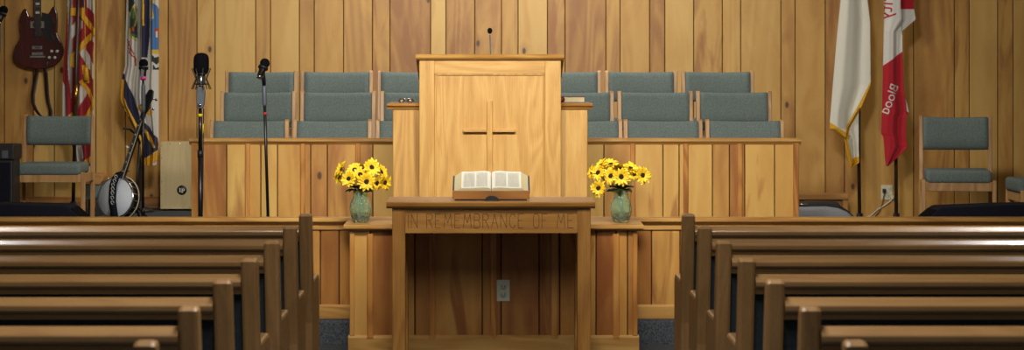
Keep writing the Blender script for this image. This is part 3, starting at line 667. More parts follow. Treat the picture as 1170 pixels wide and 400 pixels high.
# ------------------------------------------------------------------ microphones on stands
def stand(label, Y, top, bot, tape=None, adaptor=None, slim=0.011, clutch=0.54):
    """straight pole on a round iron base on the stage; top / bot are pixels on its axis"""
    a, b = P(*top, Y), P(*bot, Y); d = (b - a); k = (ZS - a.z) / d.z; foot = a + d * k
    t = thing('microphone_stand', label, 'microphone stand', foot)
    MB().lathe([(0, ZS), (0.125, ZS), (0.125, ZS + 0.012), (0.11, ZS + 0.022), (0.03, ZS + 0.03), (0.02, ZS + 0.05), (0, ZS + 0.05)], 32, (foot.x, foot.y, 0)).build('base', 'black', t)
    mid = a + d * ((a.z - clutch) / -d.z)
    MB().tube([mid, foot + Vector((0, 0, 0.02))], slim * 1.18, 14).build('lower_tube', 'black_gloss', t)
    MB().tube([a, mid], slim, 14).build('upper_tube', 'black_gloss', t)
    MB().tube([mid + Vector((0, 0, 0.02)), mid - Vector((0, 0, 0.025))], slim * 1.5, 14).build('clutch', 'black', t)
    if tape:
        u = (foot - a).normalized(); m_, p0, p1 = tape; q0 = a + u * ((a.z - Z(p0, Y)) / -u.z); q1 = a + u * ((a.z - Z(p1, Y)) / -u.z)
        MB().tube([q0, q1], slim * 1.18, 14).build('tape', m_, t)
    if adaptor:
        p0, p1 = adaptor; u = (foot - a).normalized(); q0 = a + u * ((a.z - Z(p0, Y)) / -u.z); q1 = a + u * ((a.z - Z(p1, Y)) / -u.z)
        MB().tube([q0, q0.lerp(q1, .1), q0.lerp(q1, .9), q1], [slim * 1.25, slim * 1.6, slim * 1.55, slim * 1.25], 14).build('adaptor', 'grey_plastic', t)
    return t
def handheld(label, Y, head, tail, r, clip, ring=None):
    a, b = P(*head, Y - 0.02), P(*tail, Y - 0.05); u = (b - a).normalized(); t = thing('microphone', label, 'microphone', a)
    MB().ball(a, r).build('grille', 'foam', t)
    MB().tube([a + u * r * 0.75, a + u * r * 1.25], r * 1.02, 18).build('collar', 'black', t)
    l = (b - a).length
    MB().tube([a + u * r * 1.1, a + u * (l * 0.55), b], [r * 0.78, r * 0.66, r * 0.55], 18).build('body', 'black_gloss', t)
    MB().tube([b - u * 0.012, b + u * 0.006], r * 0.6, 16).build('end_ring', 'pink_tape' if ring else 'chrome', t)
    MB().box((-r * 0.3, -0.002, -l * 0.25), (r * 0.3, 0.002, l * 0.25), mtx=Matrix.Translation(a.lerp(b, 0.62) + Vector((-r * 0.1, -r * 0.66, 0))) @ u.to_track_quat('-Z', 'Y').to_matrix().to_4x4()).build('silver_label', 'chrome', t)
    return t
# large condenser microphone
YM = 16.3
st = stand('black stand with yellow tape under the large foam-covered microphone', YM, (228.8, 122), (229, 250), ('yellow_tape', 130, 133.2), None, 0.0125, 1.01)
MB().tube([P(232.3, 141.5, YM), P(232, 152.5, YM)], 0.0045, 8).build('tape', 'yellow_tape', st)
MB().tube([P(232.6, 124, YM), P(232, 190, YM), P(231, 250, YM), (X(231, YM) + .01, YM, ZS + .03)], 0.0038, 8).build('cable', 'black', st)
MB().prism([(X(p, YM), Z(q, YM)) for p, q in ((225.5, 99), (233.5, 99), (234.6, 105), (233.6, 119), (231.5, 124), (226.5, 124), (224.5, 117), (224.8, 106))], 'Y', YM - 0.022, YM + 0.022, 0.006, seg=2).build('yoke', 'grey_plastic', st)
MB().lathe([(0, 0), (0.01, 0), (0.01, 0.008), (0, 0.008)], 14, mtx=Matrix.Translation(P(228.5, 120, YM - 0.022)) @ Matrix.Rotation(R(90), 4, 'X')).build('knob', 'chrome', st)
t = thing('condenser_microphone', 'large black foam-covered microphone in a shock mount, left of the choir chairs', 'microphone', P(230, 84, YM))
mb = MB(); c = P(230, 72, YM); mb.lathe([(0, 0.064), (0.02, 0.062), (0.036, 0.054), (0.046, 0.038), (0.049, 0.015), (0.048, -0.03), (0.046, -0.052), (0.04, -0.062), (0, -0.062)], 28, c); mb.build('windscreen', 'foam', t)
c = P(230, 92, YM); MB().lathe([(0, 0.06), (0.026, 0.06), (0.027, -0.02), (0.024, -0.03), (0, -0.03)], 24, c).build('body', 'chrome', t)
mt = MB()
for z_, r_ in ((84, 0.036), (96, 0.04)):
    cc = P(230, z_, YM); mt.tube([cc + Vector((r_ * math.cos(a), r_ * math.sin(a), 0)) for a in [i * math.pi / 12 for i in range(25)]], 0.004, 8, cap=False)
for i in range(8):
    a = 2 * math.pi * i / 8 + .3; cc0, cc1 = P(230, 78, YM), P(230, 102, YM)
    mt.tube([cc0 + Vector((0.06 * math.cos(a), 0.06 * math.sin(a), 0)), P(230, 90, YM) + Vector((0.034 * math.cos(a), 0.034 * math.sin(a), 0)), cc1 + Vector((0.062 * math.cos(a), 0.062 * math.sin(a), 0))], 0.0032, 6)
mt.build('shock_mount', 'black', t)
MB().tube([P(230, 98, YM), P(229.5, 103, YM)], 0.018, 14).build('connector', 'black', t)
# handheld microphones
YN = 16.2
st = stand('black stand with red tape in front of the choir screen', YN, (301.6, 92), (306.3, 250), ('red_tape', 128.3, 131.2), (98, 121), 0.0095)
MB().tube([P(299.5, 82, YN - 0.03), P(301, 88, YN - 0.02), P(301.8, 97, YN)], [0.017, 0.013, 0.012], 12).build('clip', 'black', st)
handheld('black handheld microphone slanting on the stand with red tape', YN, (302.6, 72.3), (296.4, 88.5), 0.031, None)
YQ = 18.3
st = stand('slim black microphone stand in front of the banjo', YQ, (163.8, 88), (163.3, 250), None, (96, 128), 0.0095)
handheld('black microphone with a pink ring above the banjo', YQ, (164, 72.5), (163.6, 90), 0.033, None, ring=True)
YE = 18.2
st = stand('black microphone stand cut by the left edge beside the guitar', YE, (-1.5, 8), (-2.5, 250), None, (20, 60), 0.011)
MB().tube([P(-1, 27, YE), P(1.2, 20, YE - 0.02)], 0.014, 10).build('clip', 'black', st)
handheld('black ball-headed microphone at the left edge beside the guitar', YE, (4.2, 11.5), (-2, 27), 0.031, None)

# ------------------------------------------------------------------ flags
PAL = {'w': rgb(206, 200, 190), 'g': rgb(150, 148, 140), 'r': rgb(156, 22, 30), 'n': rgb(26, 24, 58), 'b': rgb(70, 112, 166), 'y': rgb(204, 172, 66), 'k': rgb(32, 46, 34), 'e': rgb(60, 100, 60), 'd': rgb(172, 58, 36), 'R': rgb(186, 22, 40), 'W': rgb(226, 222, 214), 'c': rgb(226, 222, 206), 'a': rgb(158, 150, 146)}  # g is white cloth painted grey for the shade in a fold
def inpoly(px, py, poly):
    ins = np.zeros(px.shape, bool); n = len(poly)
    for i in range(n):
        (xa, ya), (xb, yb) = poly[i], poly[(i + 1) % n]
        if ya == yb: continue
        cnd = ((ya > py) != (yb > py)) & (px < (xb - xa) * (py - ya) / (yb - ya) + xa); ins ^= cnd
    return ins
def band(pts, w):
    """polyline -> list of quads"""
    out = []
    for (xa, ya), (xb, yb) in zip(pts, pts[1:]):
        l = math.hypot(xb - xa, yb - ya) or 1; nx, ny = -(yb - ya) / l * w / 2, (xb - xa) / l * w / 2; ex, ey = (xb - xa) / l * w * .3, (yb - ya) / l * w * .3
        out.append([(xa + nx - ex, ya + ny - ey), (xb + nx + ex, yb + ny + ey), (xb - nx + ex, yb - ny + ey), (xa - nx - ex, ya - ny - ey)])
    return out
def flag_cloth(root, Y, left, right, base, paints, folds, step=0.5, deep=(), tris=()):
    """cloth hanging in folds: its outline and its colours, with the shade of some white folds painted grey"""
    y0 = min(p[1] for p in left); y1 = min(max(p[1] for p in left), max(p[1] for p in right))
    ys = np.arange(y0, y1 + step, step); ys[-1] = y1
    lx_ = np.interp(ys, [p[1] for p in left], [p[0] for p in left]); rx_ = np.interp(ys, [p[1] for p in right], [p[0] for p in right])
    n = int(max(rx_ - lx_) / step) + 2; u = np.linspace(0, 1, n)[None, :]; px = lx_[:, None] + (rx_ - lx_)[:, None] * u; py = np.repeat(ys[:, None], n, 1)
    dep = np.zeros_like(px)
    for amp, k, ph, tw in folds: dep += amp * np.sin(2 * np.pi * k * u + ph + tw * (py - y0) / 100.0)
    for poly, dd in deep: dep += np.where(inpoly(px, py, poly), dd, 0.0)
    code = np.full(px.shape, base, dtype='<U1')
    for cc, poly in paints: code[inpoly(px, py, poly)] = cc
    for cc, tri in tris: code[inpoly(px, py, tri)] = cc
    off = root.location; Yv = Y + dep
    V = np.stack([(px - VX) * Y / F - off.x, Yv - off.y, EYE - (py - VY) * Y / F - off.z], -1)
    m_, n_ = px.shape; idx = np.arange(m_ * n_).reshape(m_, n_)
    q = np.stack([idx[:-1, :-1], idx[1:, :-1], idx[1:, 1:], idx[:-1, 1:]], -1).reshape(-1, 4)
    gold = (code == 'G'); fg = (gold[:-1, :-1]).reshape(-1)
    out = None
    for nm, sel, dy, mat in (('cloth', np.ones(len(q), bool), 0, 'flag'), ('fringe', fg, -0.005, 'gold_fringe')):
        qq = q[sel]
        if not len(qq): continue
        used = np.unique(qq); mp = np.zeros(m_ * n_, int); mp[used] = np.arange(len(used)); vv = V.reshape(-1, 3)[used].copy(); vv[:, 1] += dy
        parts_ = [qq]
        if nm == 'fringe':      # each separate run of fringe is a part of its own
            lab = {int(v): int(v) for v in used}
            def find(v):
                while lab[v] != v: lab[v] = lab[lab[v]]; v = lab[v]
                return v
            for f_ in qq.tolist():
                r0 = find(f_[0])
                for v in f_[1:]: lab[find(v)] = r0
            roots_ = np.array([find(f_[0]) for f_ in qq.tolist()]); parts_ = [qq[roots_ == r] for r in np.unique(roots_)]
            parts_ = [p for p in parts_ if len(p) > 25]
        for qp in parts_:
            us_ = np.unique(qp); mp[us_] = np.arange(len(us_)); vv = V.reshape(-1, 3)[us_].copy(); vv[:, 1] += dy
            me = bpy.data.meshes.new(nm); me.from_pydata(vv.tolist(), [], mp[qp].tolist()); me.polygons.foreach_set('use_smooth', [True] * len(qp))
            if nm == 'cloth':
                at = me.color_attributes.new('col', 'FLOAT_COLOR', 'POINT'); cl = np.array([PAL.get(c, PAL[base]) for c in code.reshape(-1)[us_]], dtype=np.float32); at.data.foreach_set('color', cl.reshape(-1))
            me.materials.append(M[mat]); o = bpy.data.objects.new(nm, me); C.objects.link(o); o.parent = root
            sm = o.modifiers.new('thick', 'SOLIDIFY'); sm.thickness = 0.003 if nm == 'cloth' else 0.005; sm.offset = 0
        out = out or o
    return out
def text_tris(txt, col, origin, direction, size, mirror=True):
    """letters as triangles in pixel space; read along direction, mirrored as seen from the flag's reverse"""
    cu = bpy.data.curves.new('t', 'FONT'); cu.body = txt; cu.size = 1.0; cu.offset = 0.0; ob = bpy.data.objects.new('t', cu); C.objects.link(ob); bpy.context.view_layer.update()
    me = bpy.data.meshes.new_from_object(ob.evaluated_get(bpy.context.evaluated_depsgraph_get())); me.calc_loop_triangles()
    d = Vector(direction).normalized(); up = Vector((d.y, -d.x)) if not mirror else Vector((-d.y, d.x))
    out = []
    for lt in me.loop_triangles:
        tri = []
        for i in lt.vertices:
            v = me.vertices[i].co; tri.append((origin[0] + (d.x * v.x + up.x * v.y) * size, origin[1] + (d.y * v.x + up.y * v.y) * size))
        out.append((col, tri))
    bpy.data.objects.remove(ob, do_unlink=True); bpy.data.curves.remove(cu); bpy.data.meshes.remove(me)
    return out
def flag_pole(root, Y, top, bot, ferrule=None, zf=ZS):
    a, b = P(*top, Y), P(*bot, Y); k = (zf - a.z) / (b.z - a.z); foot = a + (b - a) * k
    MB().tube([a, foot + Vector((0, 0, 0.03))], 0.0145, 14).build('pole', 'pole_wood', root)
    MB().lathe([(0, zf), (0.11, zf), (0.115, zf + 0.01), (0.09, zf + 0.03), (0.03, zf + 0.045), (0.024, zf + 0.09), (0, zf + 0.09)], 28, (foot.x, foot.y, 0)).build('pole_base', 'black', root)
    MB().lathe([(0, 0), (0.012, 0), (0.022, 0.03), (0.012, 0.06), (0.016, 0.08), (0, 0.13)], 14, a).build('finial', 'brass', root)
    if ferrule: MB().tube([P(*ferrule[0], Y), P(*ferrule[1], Y)], 0.0155, 14).build('ferrule', 'brass', root)
TOPY = -70
Yf = 20.6
us = thing('flag', 'red and white striped flag with gold fringe on a pole behind the chair', 'flag', (X(88, Yf), Yf, ZS))
paints = [('w', [(76, TOPY), (81, TOPY), (81, 80), (79.5, 200), (76, 200), (77, 60)]), ('g', [(79, TOPY), (83.5, TOPY), (82.5, 75), (80, 140), (79, 60)]), ('r', [(70, 50), (77.5, 50), (79, 90), (82.5, 132), (82, 150), (76, 140), (73, 98)]), ('w', [(70, 90), (73.5, 98), (77, 140), (70, 140)]),  # the g strip paints a shaded fold onto the white stripe
          ('r', [(83, TOPY), (110, TOPY), (110, 150), (83, 150)]), ('r', [(83, TOPY), (94, TOPY), (94, 9), (83, 9)]), ('n', [(94, TOPY), (98, TOPY), (98.5, 12), (94, 6)]), ('w', [(99, TOPY), (107, TOPY), (108, 16), (99.5, 8)]), ('w', [(82, 30), (87, 24), (87, 38), (82, 45)]), ('w', [(91, 22), (95, 24), (95, 32), (91, 36)]),
          ('w', [(105.5, 43), (108, 41), (108, 49), (105.5, 46)]), ('w', [(91.5, 60), (96, 53), (106.5, 72), (106.5, 84), (100, 78)]), ('w', [(103, 70), (108, 74), (108, 92), (103, 84)]), ('w', [(89.5, 108), (93, 96), (100, 105), (89.5, 125)]), ('w', [(99, 137), (108, 124), (108, 160), (96, 160)]), ('w', [(83, 150), (90, 150), (96, 180), (90, 190), (85, 176)])]
for pts, w in (([(83, 13.5), (94.5, 13.5)], 9), ([(93, 15), (101, 27), (107.5, 36)], 5.2), ([(107, 37), (98, 47), (91, 56)], 5.2), ([(91, 56), (83.5, 63), (82.8, 75)], 5), ([(93, 93), (101, 104), (107, 118)], 4.4), ([(107, 118), (97, 136), (93, 150)], 4.6), ([(97, 76), (98.5, 93)], 6), ([(77, 136), (82, 130)], 3), ([(96, 187), (106, 180)], 6)):
    paints += [('G', qd) for qd in band(pts, w)]
flag_cloth(us, Yf, [(78, TOPY), (77, 0), (74.5, 45), (72.5, 70), (71, 100), (71, 136), (80, 150), (86, 190)], [(106, TOPY), (107.5, 0), (108.8, 38), (107, 60), (107.5, 118), (107.5, 150), (106, 190)], 'r', paints, [(0.025, 2.5, 0.4, 0.8), (0.012, 5, 1.0, -1.2)])
flag_pole(us, Yf - 0.075, (90.8, -75), (86.2, 125), ((87.0, 96.5), (86.4, 120)))
MB().tube([P(96, -20, Yf - 0.06), P(97.2, 40, Yf - 0.06), P(98.2, 78, Yf - 0.06)], 0.003, 6).build('cord', 'gold_fringe', us)
MB().lathe([(0, 0), (0.012, -0.005), (0.016, -0.03), (0.022, -0.1), (0, -0.1)], 12, P(98.4, 77, Yf - 0.065)).build('tassel', 'gold_fringe', us)

sf = thing('flag', 'white flag with navy border, coloured emblem and gold fringe, behind the banjo', 'flag', (X(160, Yf), Yf, ZS))
paints = [('k', [(145, TOPY), (153, TOPY), (154, 4), (150, 16), (146, 12)]), ('e', [(148, 16), (153, 6), (156.5, 10), (157, 44), (152, 42), (148, 33)]), ('k', [(150, 22), (156, 20), (156.5, 40), (151, 38)]), ('d', [(151, 31), (153.5, 31), (153.5, 36), (151, 36)]), ('g', [(157, TOPY), (162.5, TOPY), (162, 60), (160, 100), (157, 60)]), ('n', [(163, TOPY), (170, TOPY), (170.5, 40), (168, 66), (162.5, 66)]),  # the g strip is fold shade painted into the white ground
          ('y', [(170.5, TOPY), (175, TOPY), (176, 20), (172, 20)]), ('d', [(171, TOPY), (174, TOPY), (172, 4)]), ('b', [(174, 3), (179, 6), (182, 10), (182, 58), (173, 58), (172, 25), (176, 20)]), ('w', [(177, 2), (182, 2), (182, 12)]), ('d', [(176, 34), (182, 31), (182, 44), (179, 40)]), ('w', [(178, 36), (180, 36), (180, 43), (178, 43)]), ('y', [(173, 57), (182, 57), (182, 62), (173, 62)]), ('k', [(174, 62), (177, 66), (182, 64), (182, 70), (179, 74), (174, 70)]), ('k', [(175, 73), (178, 78), (182, 76), (182, 80), (175, 80)]),
          ('n', [(138, 86), (141, 84), (148, 100), (158, 126), (160, 150), (150, 150), (138, 120)]), ('n', [(162, 105), (172, 112), (172, 124), (162, 124)]), ('n', [(158, 136), (166, 140), (180, 158), (181, 180), (162, 190), (156, 150)])]
for pts, w in (([(149, 18), (152, 8), (157, 7)], 1.6), ([(148.5, 33), (149, 40), (155, 46)], 2.2), ([(154, 8), (155.5, 20), (154, 30)], 1.3), ([(171.5, 12), (174, 16), (173, 22)], 1.4)): paints += [('y', qd) for qd in band(pts, w)]
for pts, w in (([(145, 45), (150, 55), (148, 60), (154, 66), (154.5, 75)], 1.6), ([(148, 47), (146, 55), (151, 57), (153, 62)], 1.3)): paints += [('d', qd) for qd in band(pts, w)]
for pts, w in (([(139, 92), (138.3, 110), (145, 126), (154, 143), (159, 158), (163, 186)], 5.0), ([(163, 186), (170, 184), (180, 177)], 9), ([(160, 122), (172, 129)], 6), ([(163, 146), (168, 152), (176, 168)], 3), ([(163.8, TOPY), (164, 29)], 1.6)): paints += [('G', qd) for qd in band(pts, w)]
flag_cloth(sf, Yf, [(146, TOPY), (144.5, 0), (143, 40), (142.5, 75), (138.5, 92), (137.2, 112), (140, 122), (152, 146), (158, 160), (162, 189)], [(181, TOPY), (181, 60), (181, 120), (181, 158), (179, 180), (178, 189)], 'w', paints, [(0.028, 3, 0.2, 0.6), (0.01, 7, 1.2, -0.8)])
flag_pole(sf, Yf + 0.08, (162, -75), (160, 180))

cf = thing('flag', 'plain white flag with gold fringe hanging right of the choir chairs', 'flag', (X(981, Yf), Yf, ZR))
paints = []
for pts, w in (([(946, 142), (956, 149.5), (968, 157)], 7), ([(995, 96), (984, 118), (969, 146), (966, 158), (970, 178), (973, 190)], 4.6), ([(971, 187), (977, 185), (983, 182)], 8)): paints += [('G', qd) for qd in band(pts, w)]
flag_cloth(cf, Yf, [(964, TOPY), (961, 0), (957, 38), (952, 97), (948.5, 140), (948.5, 147), (965, 159), (968, 176), (971.5, 190)], [(989, TOPY), (991, 0), (994, 25), (994.5, 97), (981.5, 128), (981.5, 170), (982, 186), (974, 191)], 'c', paints, [(0.022, 1.3, 1.8, 0.3), (0.004, 3, 0.5, 0.4)], deep=[([(981, 124), (969, 147), (966, 158), (970, 178), (975, 200), (1000, 200), (1000, 120)], 0.035)])
flag_pole(cf, Yf + 0.09, (978, -75), (982, 240), zf=ZR)

rf = thing('flag', 'red and white flag with reversed lettering hanging beside the right chair', 'flag', (X(1023, Yf), Yf, ZR))
tris = text_tris('Purity', 'R', (1023, -27), (-5, 50), 21) + text_tris('Blood', 'W', (1027.5, 98), (-16, 41), 15)
paints = [('W', [(1005, TOPY), (1060, TOPY), (1060, 50), (1031, 59), (1009, 75.5), (1000, 76)]), ('R', [(1028, TOPY), (1060, TOPY), (1060, 10.5), (1028.6, 10.5)]), ('W', [(1034.5, 106), (1040, 106), (1040, 130), (1036.5, 127)])]
flag_cloth(rf, Yf, [(1012, TOPY), (1011, 0), (1009.5, 75), (1008.5, 120), (1007, 152), (1009.5, 157), (1011, 178), (1012.5, 190)], [(1043, TOPY), (1045, 10), (1047, 22), (1031, 36), (1031, 60), (1033, 106), (1037, 118), (1039, 128), (1035, 134), (1035, 155), (1036.5, 168), (1014, 190)], 'R', paints, [(0.02, 1.3, 1.2, 0.3), (0.005, 3, 0.3, 0.5)], step=0.25, deep=[([(1028.5, TOPY), (1060, TOPY), (1060, 40), (1030.5, 40)], 0.03), ([(1033.5, 104), (1042, 104), (1042, 131), (1036, 131)], 0.03), ([(1000, 152), (1015, 157), (1036, 166), (1036, 200), (1000, 200)], -0.02)], tris=tris)
flag_pole(rf, Yf + 0.09, (1022, -75), (1024, 240), zf=ZR)

# ------------------------------------------------------------------ guitar on the wall
YGt = 21.2
gt = thing('electric_guitar', 'dark red electric guitar with two horns hanging on the back wall', 'guitar', P(44, 80, YGt))
zo = [(39.5, 20), (38, 18.5), (36, 20), (33.5, 18), (31.5, 12.5), (28.6, 9.6), (26.3, 11.5), (24, 16), (22, 24), (23.3, 33), (24.2, 39), (22, 46), (17.5, 53), (15.6, 61), (16.6, 68), (21, 73.5), (30, 77.2), (42, 79.4), (53, 79.2), (62, 76), (69, 70), (73, 63), (73.4, 56), (71, 49), (67.4, 43), (65.6, 38), (66, 31), (66.4, 23), (65.6, 15), (63.8, 9.2), (61.4, 7), (59, 9.5), (57, 13.5), (54, 17), (50, 19), (48.5, 20)]
MB().prism([(X(a, YGt), Z(b, YGt)) for a, b in zo], 'Y', YGt - 0.02, YGt + 0.02, 0.008, seg=3).build('body', 'guitar_red', gt)
f = YGt - 0.02
def gp(a, b, y): return (X(a, YGt), y, Z(b, YGt))
MB().box(gp(39.8, 42, f - 0.014), gp(47.5, -75, f + 0.012), 0.004).build('neck', 'fret_wood', gt)
nk = [o for o in kids(gt) if o.name.startswith('neck')][0]
mb = MB()
for i in range(14): mb.box(gp(40, 13 - i * 5.2 - 0.2, f - 0.0155), gp(47.3, 13 - i * 5.2 + 0.1, f - 0.012))
mb.build('fret', 'chrome', nk)
mb = MB()
for y in (14.5, 4.5, -6, -17): mb.box(gp(41.5, y + 1.2, f - 0.0148), gp(46, y - 1.2, f - 0.013))
mb.build('inlay', 'pearl', nk)
MB().prism([(X(a, YGt), Z(b, YGt)) for a, b in ((38.5, -74), (49, -74), (51, -95), (49, -100), (43.5, -97), (38.5, -100), (36.5, -95))], 'Y', f - 0.006, f + 0.01, 0.003).build('headstock', 'black_gloss', gt)
MB().prism([(X(a, YGt), Z(b, YGt)) for a, b in ((48.2, 14), (54, 15.5), (58, 17), (61.5, 22), (62.3, 27), (60, 33), (59.6, 39), (61.5, 44), (60, 47.5), (56, 46.5), (52, 43), (48.5, 35))], 'Y', f - 0.004, f + 0.001).build('pickguard', 'black_gloss', gt)
for a, b, c_, d_ in ((35.4, 24.2, 51.2, 32.4), (37.4, 52.4, 49, 56.6)):
    pk = MB().box(gp(a, b, f - 0.012), gp(c_, d_, f), 0.003).build('pickup', 'chrome', gt)
    MB().box(gp(a + 3, b + 1.6, f - 0.0135), gp(c_ - 3, d_ - 1.6, f - 0.011)).build('pickup_cover', 'black', pk)
MB().box(gp(35, 63.5, f - 0.012), gp(52.5, 66.2, f), 0.003).box(gp(37, 59.4, f - 0.014), gp(50, 63.5, f), 0.004).build('bridge', 'chrome', gt)
for a, b in ((59.6, 58.6), (65.8, 58.6), (56.8, 65.8), (63.2, 65.8)):
    MB().lathe([(0, 0), (0.013, 0), (0.011, 0.014), (0, 0.015)], 16, mtx=Matrix.Translation(gp(a, b, f)) @ Matrix.Rotation(R(90), 4, 'X')).build('knob', 'pearl', gt)
MB().tube([gp(55.5, 70, f - 0.006), gp(54.6, 73, f - 0.012), gp(54, 76, f - 0.004)], 0.004, 8).build('jack', 'chrome', gt)
for i in range(4): MB().tube([gp(41 + i * 1.75, 64, f - 0.019), gp(41 + i * 1.75, -78, f - 0.019)], 0.0008, 5).build('string', 'grey_plastic', gt)
mb = MB(); pts = [(43, 79, 0), (42, 88, 0.015), (40.5, 98, 0.03), (39, 108, 0.04), (39.4, 117, 0.05), (42, 124, 0.05), (46, 130, 0.045), (51, 134, 0.03), (55, 134.5, 0.015), (58, 132, 0.0), (57.4, 126, -0.02), (54.5, 117, -0.03), (53, 106, -0.03), (52.5, 94, -0.02), (52, 82, -0.005), (51.5, 79, 0)]
rowsP = []
for a, b, y in pts:
    rowsP.append([Vector(gp(a - 2.4, b, YGt - 0.0 - y)), Vector(gp(a + 2.4, b + 1, YGt - 0.015 - y))])
mb.sheet(rowsP); so = mb.build('strap', 'leather', gt); md = so.modifiers.new('thick', 'SOLIDIFY'); md.thickness = 0.004
MB().tube([gp(43.6, -86, YW - 0.003), gp(43.6, -86, YGt - 0.05)], 0.008, 8).build('hook_peg', 'black', gt)

# ------------------------------------------------------------------ banjo and its stand
YJ = 18.45
pc = P(135.5, 226.5, YJ)
bj = thing('banjo', 'five-string banjo with white drum head leaning on a stand, patterned strap across it', 'banjo')
N = 40
MB().lathe([(0, 0), (0.138, 0), (0.138, 0.006), (0, 0.006)], 48, mtx=Matrix.Translation((0, -0.035, 0)) @ Matrix.Rotation(R(90), 4, 'X')).build('drum_head', 'drum_skin', bj)
MB().lathe([(0.139, 0.01), (0.146, 0.01), (0.148, -0.004), (0.14, -0.004), (0.139, 0.01)], 48, mtx=Matrix.Translation((0, -0.035, 0)) @ Matrix.Rotation(R(90), 4, 'X')).build('tension_hoop', 'chrome', bj)
MB().lathe([(0.136, 0.0), (0.141, -0.005), (0.141, -0.06), (0.136, -0.06)], 48, mtx=Matrix.Translation((0, -0.035, 0)) @ Matrix.Rotation(R(90), 4, 'X')).build('rim', 'fret_wood', bj)
MB().lathe([(0, -0.095), (0.125, -0.095), (0.155, -0.075), (0.16, -0.05), (0.156, -0.046), (0.148, -0.055), (0, -0.07)], 48, mtx=Matrix.Translation((0, -0.035, 0)) @ Matrix.Rotation(R(90), 4, 'X')).build('resonator', 'fret_wood', bj)
MB().lathe([(0.157, -0.044), (0.161, -0.046), (0.1615, -0.05), (0.157, -0.05), (0.157, -0.044)], 48, mtx=Matrix.Translation((0, -0.035, 0)) @ Matrix.Rotation(R(90), 4, 'X')).build('binding', 'white_plastic', bj)
for i in range(20):
    a = 2 * math.pi * (i + .5) / 20
    MB().box((-0.004, -0.043, 0.143), (0.004, 0.008, 0.153), 0.002, mtx=Matrix.Rotation(a, 4, 'Y')).build('tension_hook', 'chrome', bj)
MB().prism([(-0.016, 0.14), (0.016, 0.14), (0.0135, 0.62), (-0.0135, 0.62)], 'Y', -0.055, -0.02, 0.005).build('neck', 'fret_wood', bj)
bn = kids(bj)[-1]
mb = MB()
for i in range(20): mb.box((-0.0155, -0.0565, 0.16 + i * 0.0225), (0.0155, -0.0545, 0.1609 + i * 0.0225))
mb.build('fret', 'chrome', bn)
mb = MB()
for i in (1, 4, 7, 10, 13, 16, 18): mb.ball((0, -0.0555, 0.17 + i * 0.0225), (0.005, 0.0012, 0.005), n=8)
mb.build('inlay', 'pearl', bn)
MB().box((0.0130, -0.0562, 0.14), (0.0155, -0.0525, 0.62)).build('neck_binding', 'white_plastic', bn)
MB().prism([(-0.016, 0.62), (0.016, 0.62), (0.03, 0.66), (0.026, 0.7), (0.033, 0.74), (0.02, 0.79), (0, 0.8), (-0.02, 0.79), (-0.033, 0.74), (-0.026, 0.7), (-0.03, 0.66)], 'Y', -0.045, -0.03, 0.003).build('peghead', 'black_gloss', bj)
for sx_, z_ in ((1, .67), (1, .74), (-1, .67), (-1, .74)):
    pg_ = MB().tube([(sx_ * 0.02, -0.02, z_), (sx_ * 0.04, -0.02, z_)], 0.005, 8).ball((sx_ * 0.05, -0.02, z_), (0.012, 0.006, 0.009)).build('tuning_peg', 'chrome', bj)
MB().tube([(-0.015, -0.04, 0.36), (-0.035, -0.04, 0.36)], 0.004, 8).ball((-0.042, -0.04, 0.36), (0.012, 0.006, 0.009)).build('tuning_peg', 'pearl', bj)
MB().box((-0.03, -0.06, -0.042), (0.03, -0.045, -0.038)).build('bridge', 'fret_wood', bj)
MB().prism([(-0.014, -0.14), (0.014, -0.14), (0.009, -0.085), (-0.009, -0.085)], 'Y', -0.058, -0.044, 0.003).build('tailpiece', 'chrome', bj)
for i in range(5): MB().tube([(-0.009 + i * 0.0045, -0.058, -0.09), (-0.01 + i * 0.005, -0.0605, -0.04), (-0.01 + i * 0.005, -0.0605, 0.63)], 0.0005, 4).build('string', 'grey_plastic', bj)
mb = MB(); sp = [(0.01, -0.03, 0.2), (-0.018, -0.06, 0.175), (-0.03, -0.07, 0.14), (-0.03, -0.072, 0.08), (-0.014, -0.073, 0.03), (0.008, -0.074, -0.03), (0.045, -0.075, -0.09), (0.08, -0.075, -0.145), (0.1, -0.06, -0.18)]
mb.sheet([[Vector((x - 0.028, y, z - 0.008)), Vector((x + 0.028, y, z + 0.008))] for x, y, z in sp]); so = mb.build('strap', 'navy_cloth', bj); md = so.modifiers.new('thick', 'SOLIDIFY'); md.thickness = 0.003
mb = MB()
for i in range(7):
    k = 0.14 + i * 0.075; j = min(int(k * (len(sp) - 2)) + 1, len(sp) - 2); fr = k * (len(sp) - 2) + 1 - j; c0 = Vector(sp[j]).lerp(Vector(sp[j + 1]), fr)
    pts = [c0 + Vector((0.013 * math.cos(a) * (1 - .35 * math.sin(2 * a)), -0.003, 0.011 * math.sin(a))) for a in [q * math.pi / 6 for q in range(11)]]
    mb.tube(pts, 0.0023, 5)
mb.build('strap_pattern', 'pearl', so)
bj.location = pc; bj.rotation_mode = 'QUATERNION'
bj.rotation_quaternion = (Matrix.Rotation(R(-24), 4, 'Z') @ Matrix.Rotation(R(-9), 4, 'X') @ Matrix.Rotation(R(16), 4, 'Y')).to_quaternion()
t = thing('banjo_stand', 'black tubular instrument stand holding the banjo', 'instrument stand', (pc.x + 0.05, YJ + 0.16, ZS))
ft = Vector((pc.x + 0.08, YJ + 0.27, ZS)); 
MB().tube([ft + Vector((0, 0, 0.12)), ft + Vector((0.03, 0.02, 0.62))], 0.009, 10).build('post', 'black', t)
for dx, dy in ((-0.2, -0.12), (0.18, -0.14), (0.02, 0.2)):
    MB().tube([ft + Vector((0, 0, 0.16)), ft + Vector((dx, dy, 0.012))], 0.009, 10).build('leg', 'black', t)
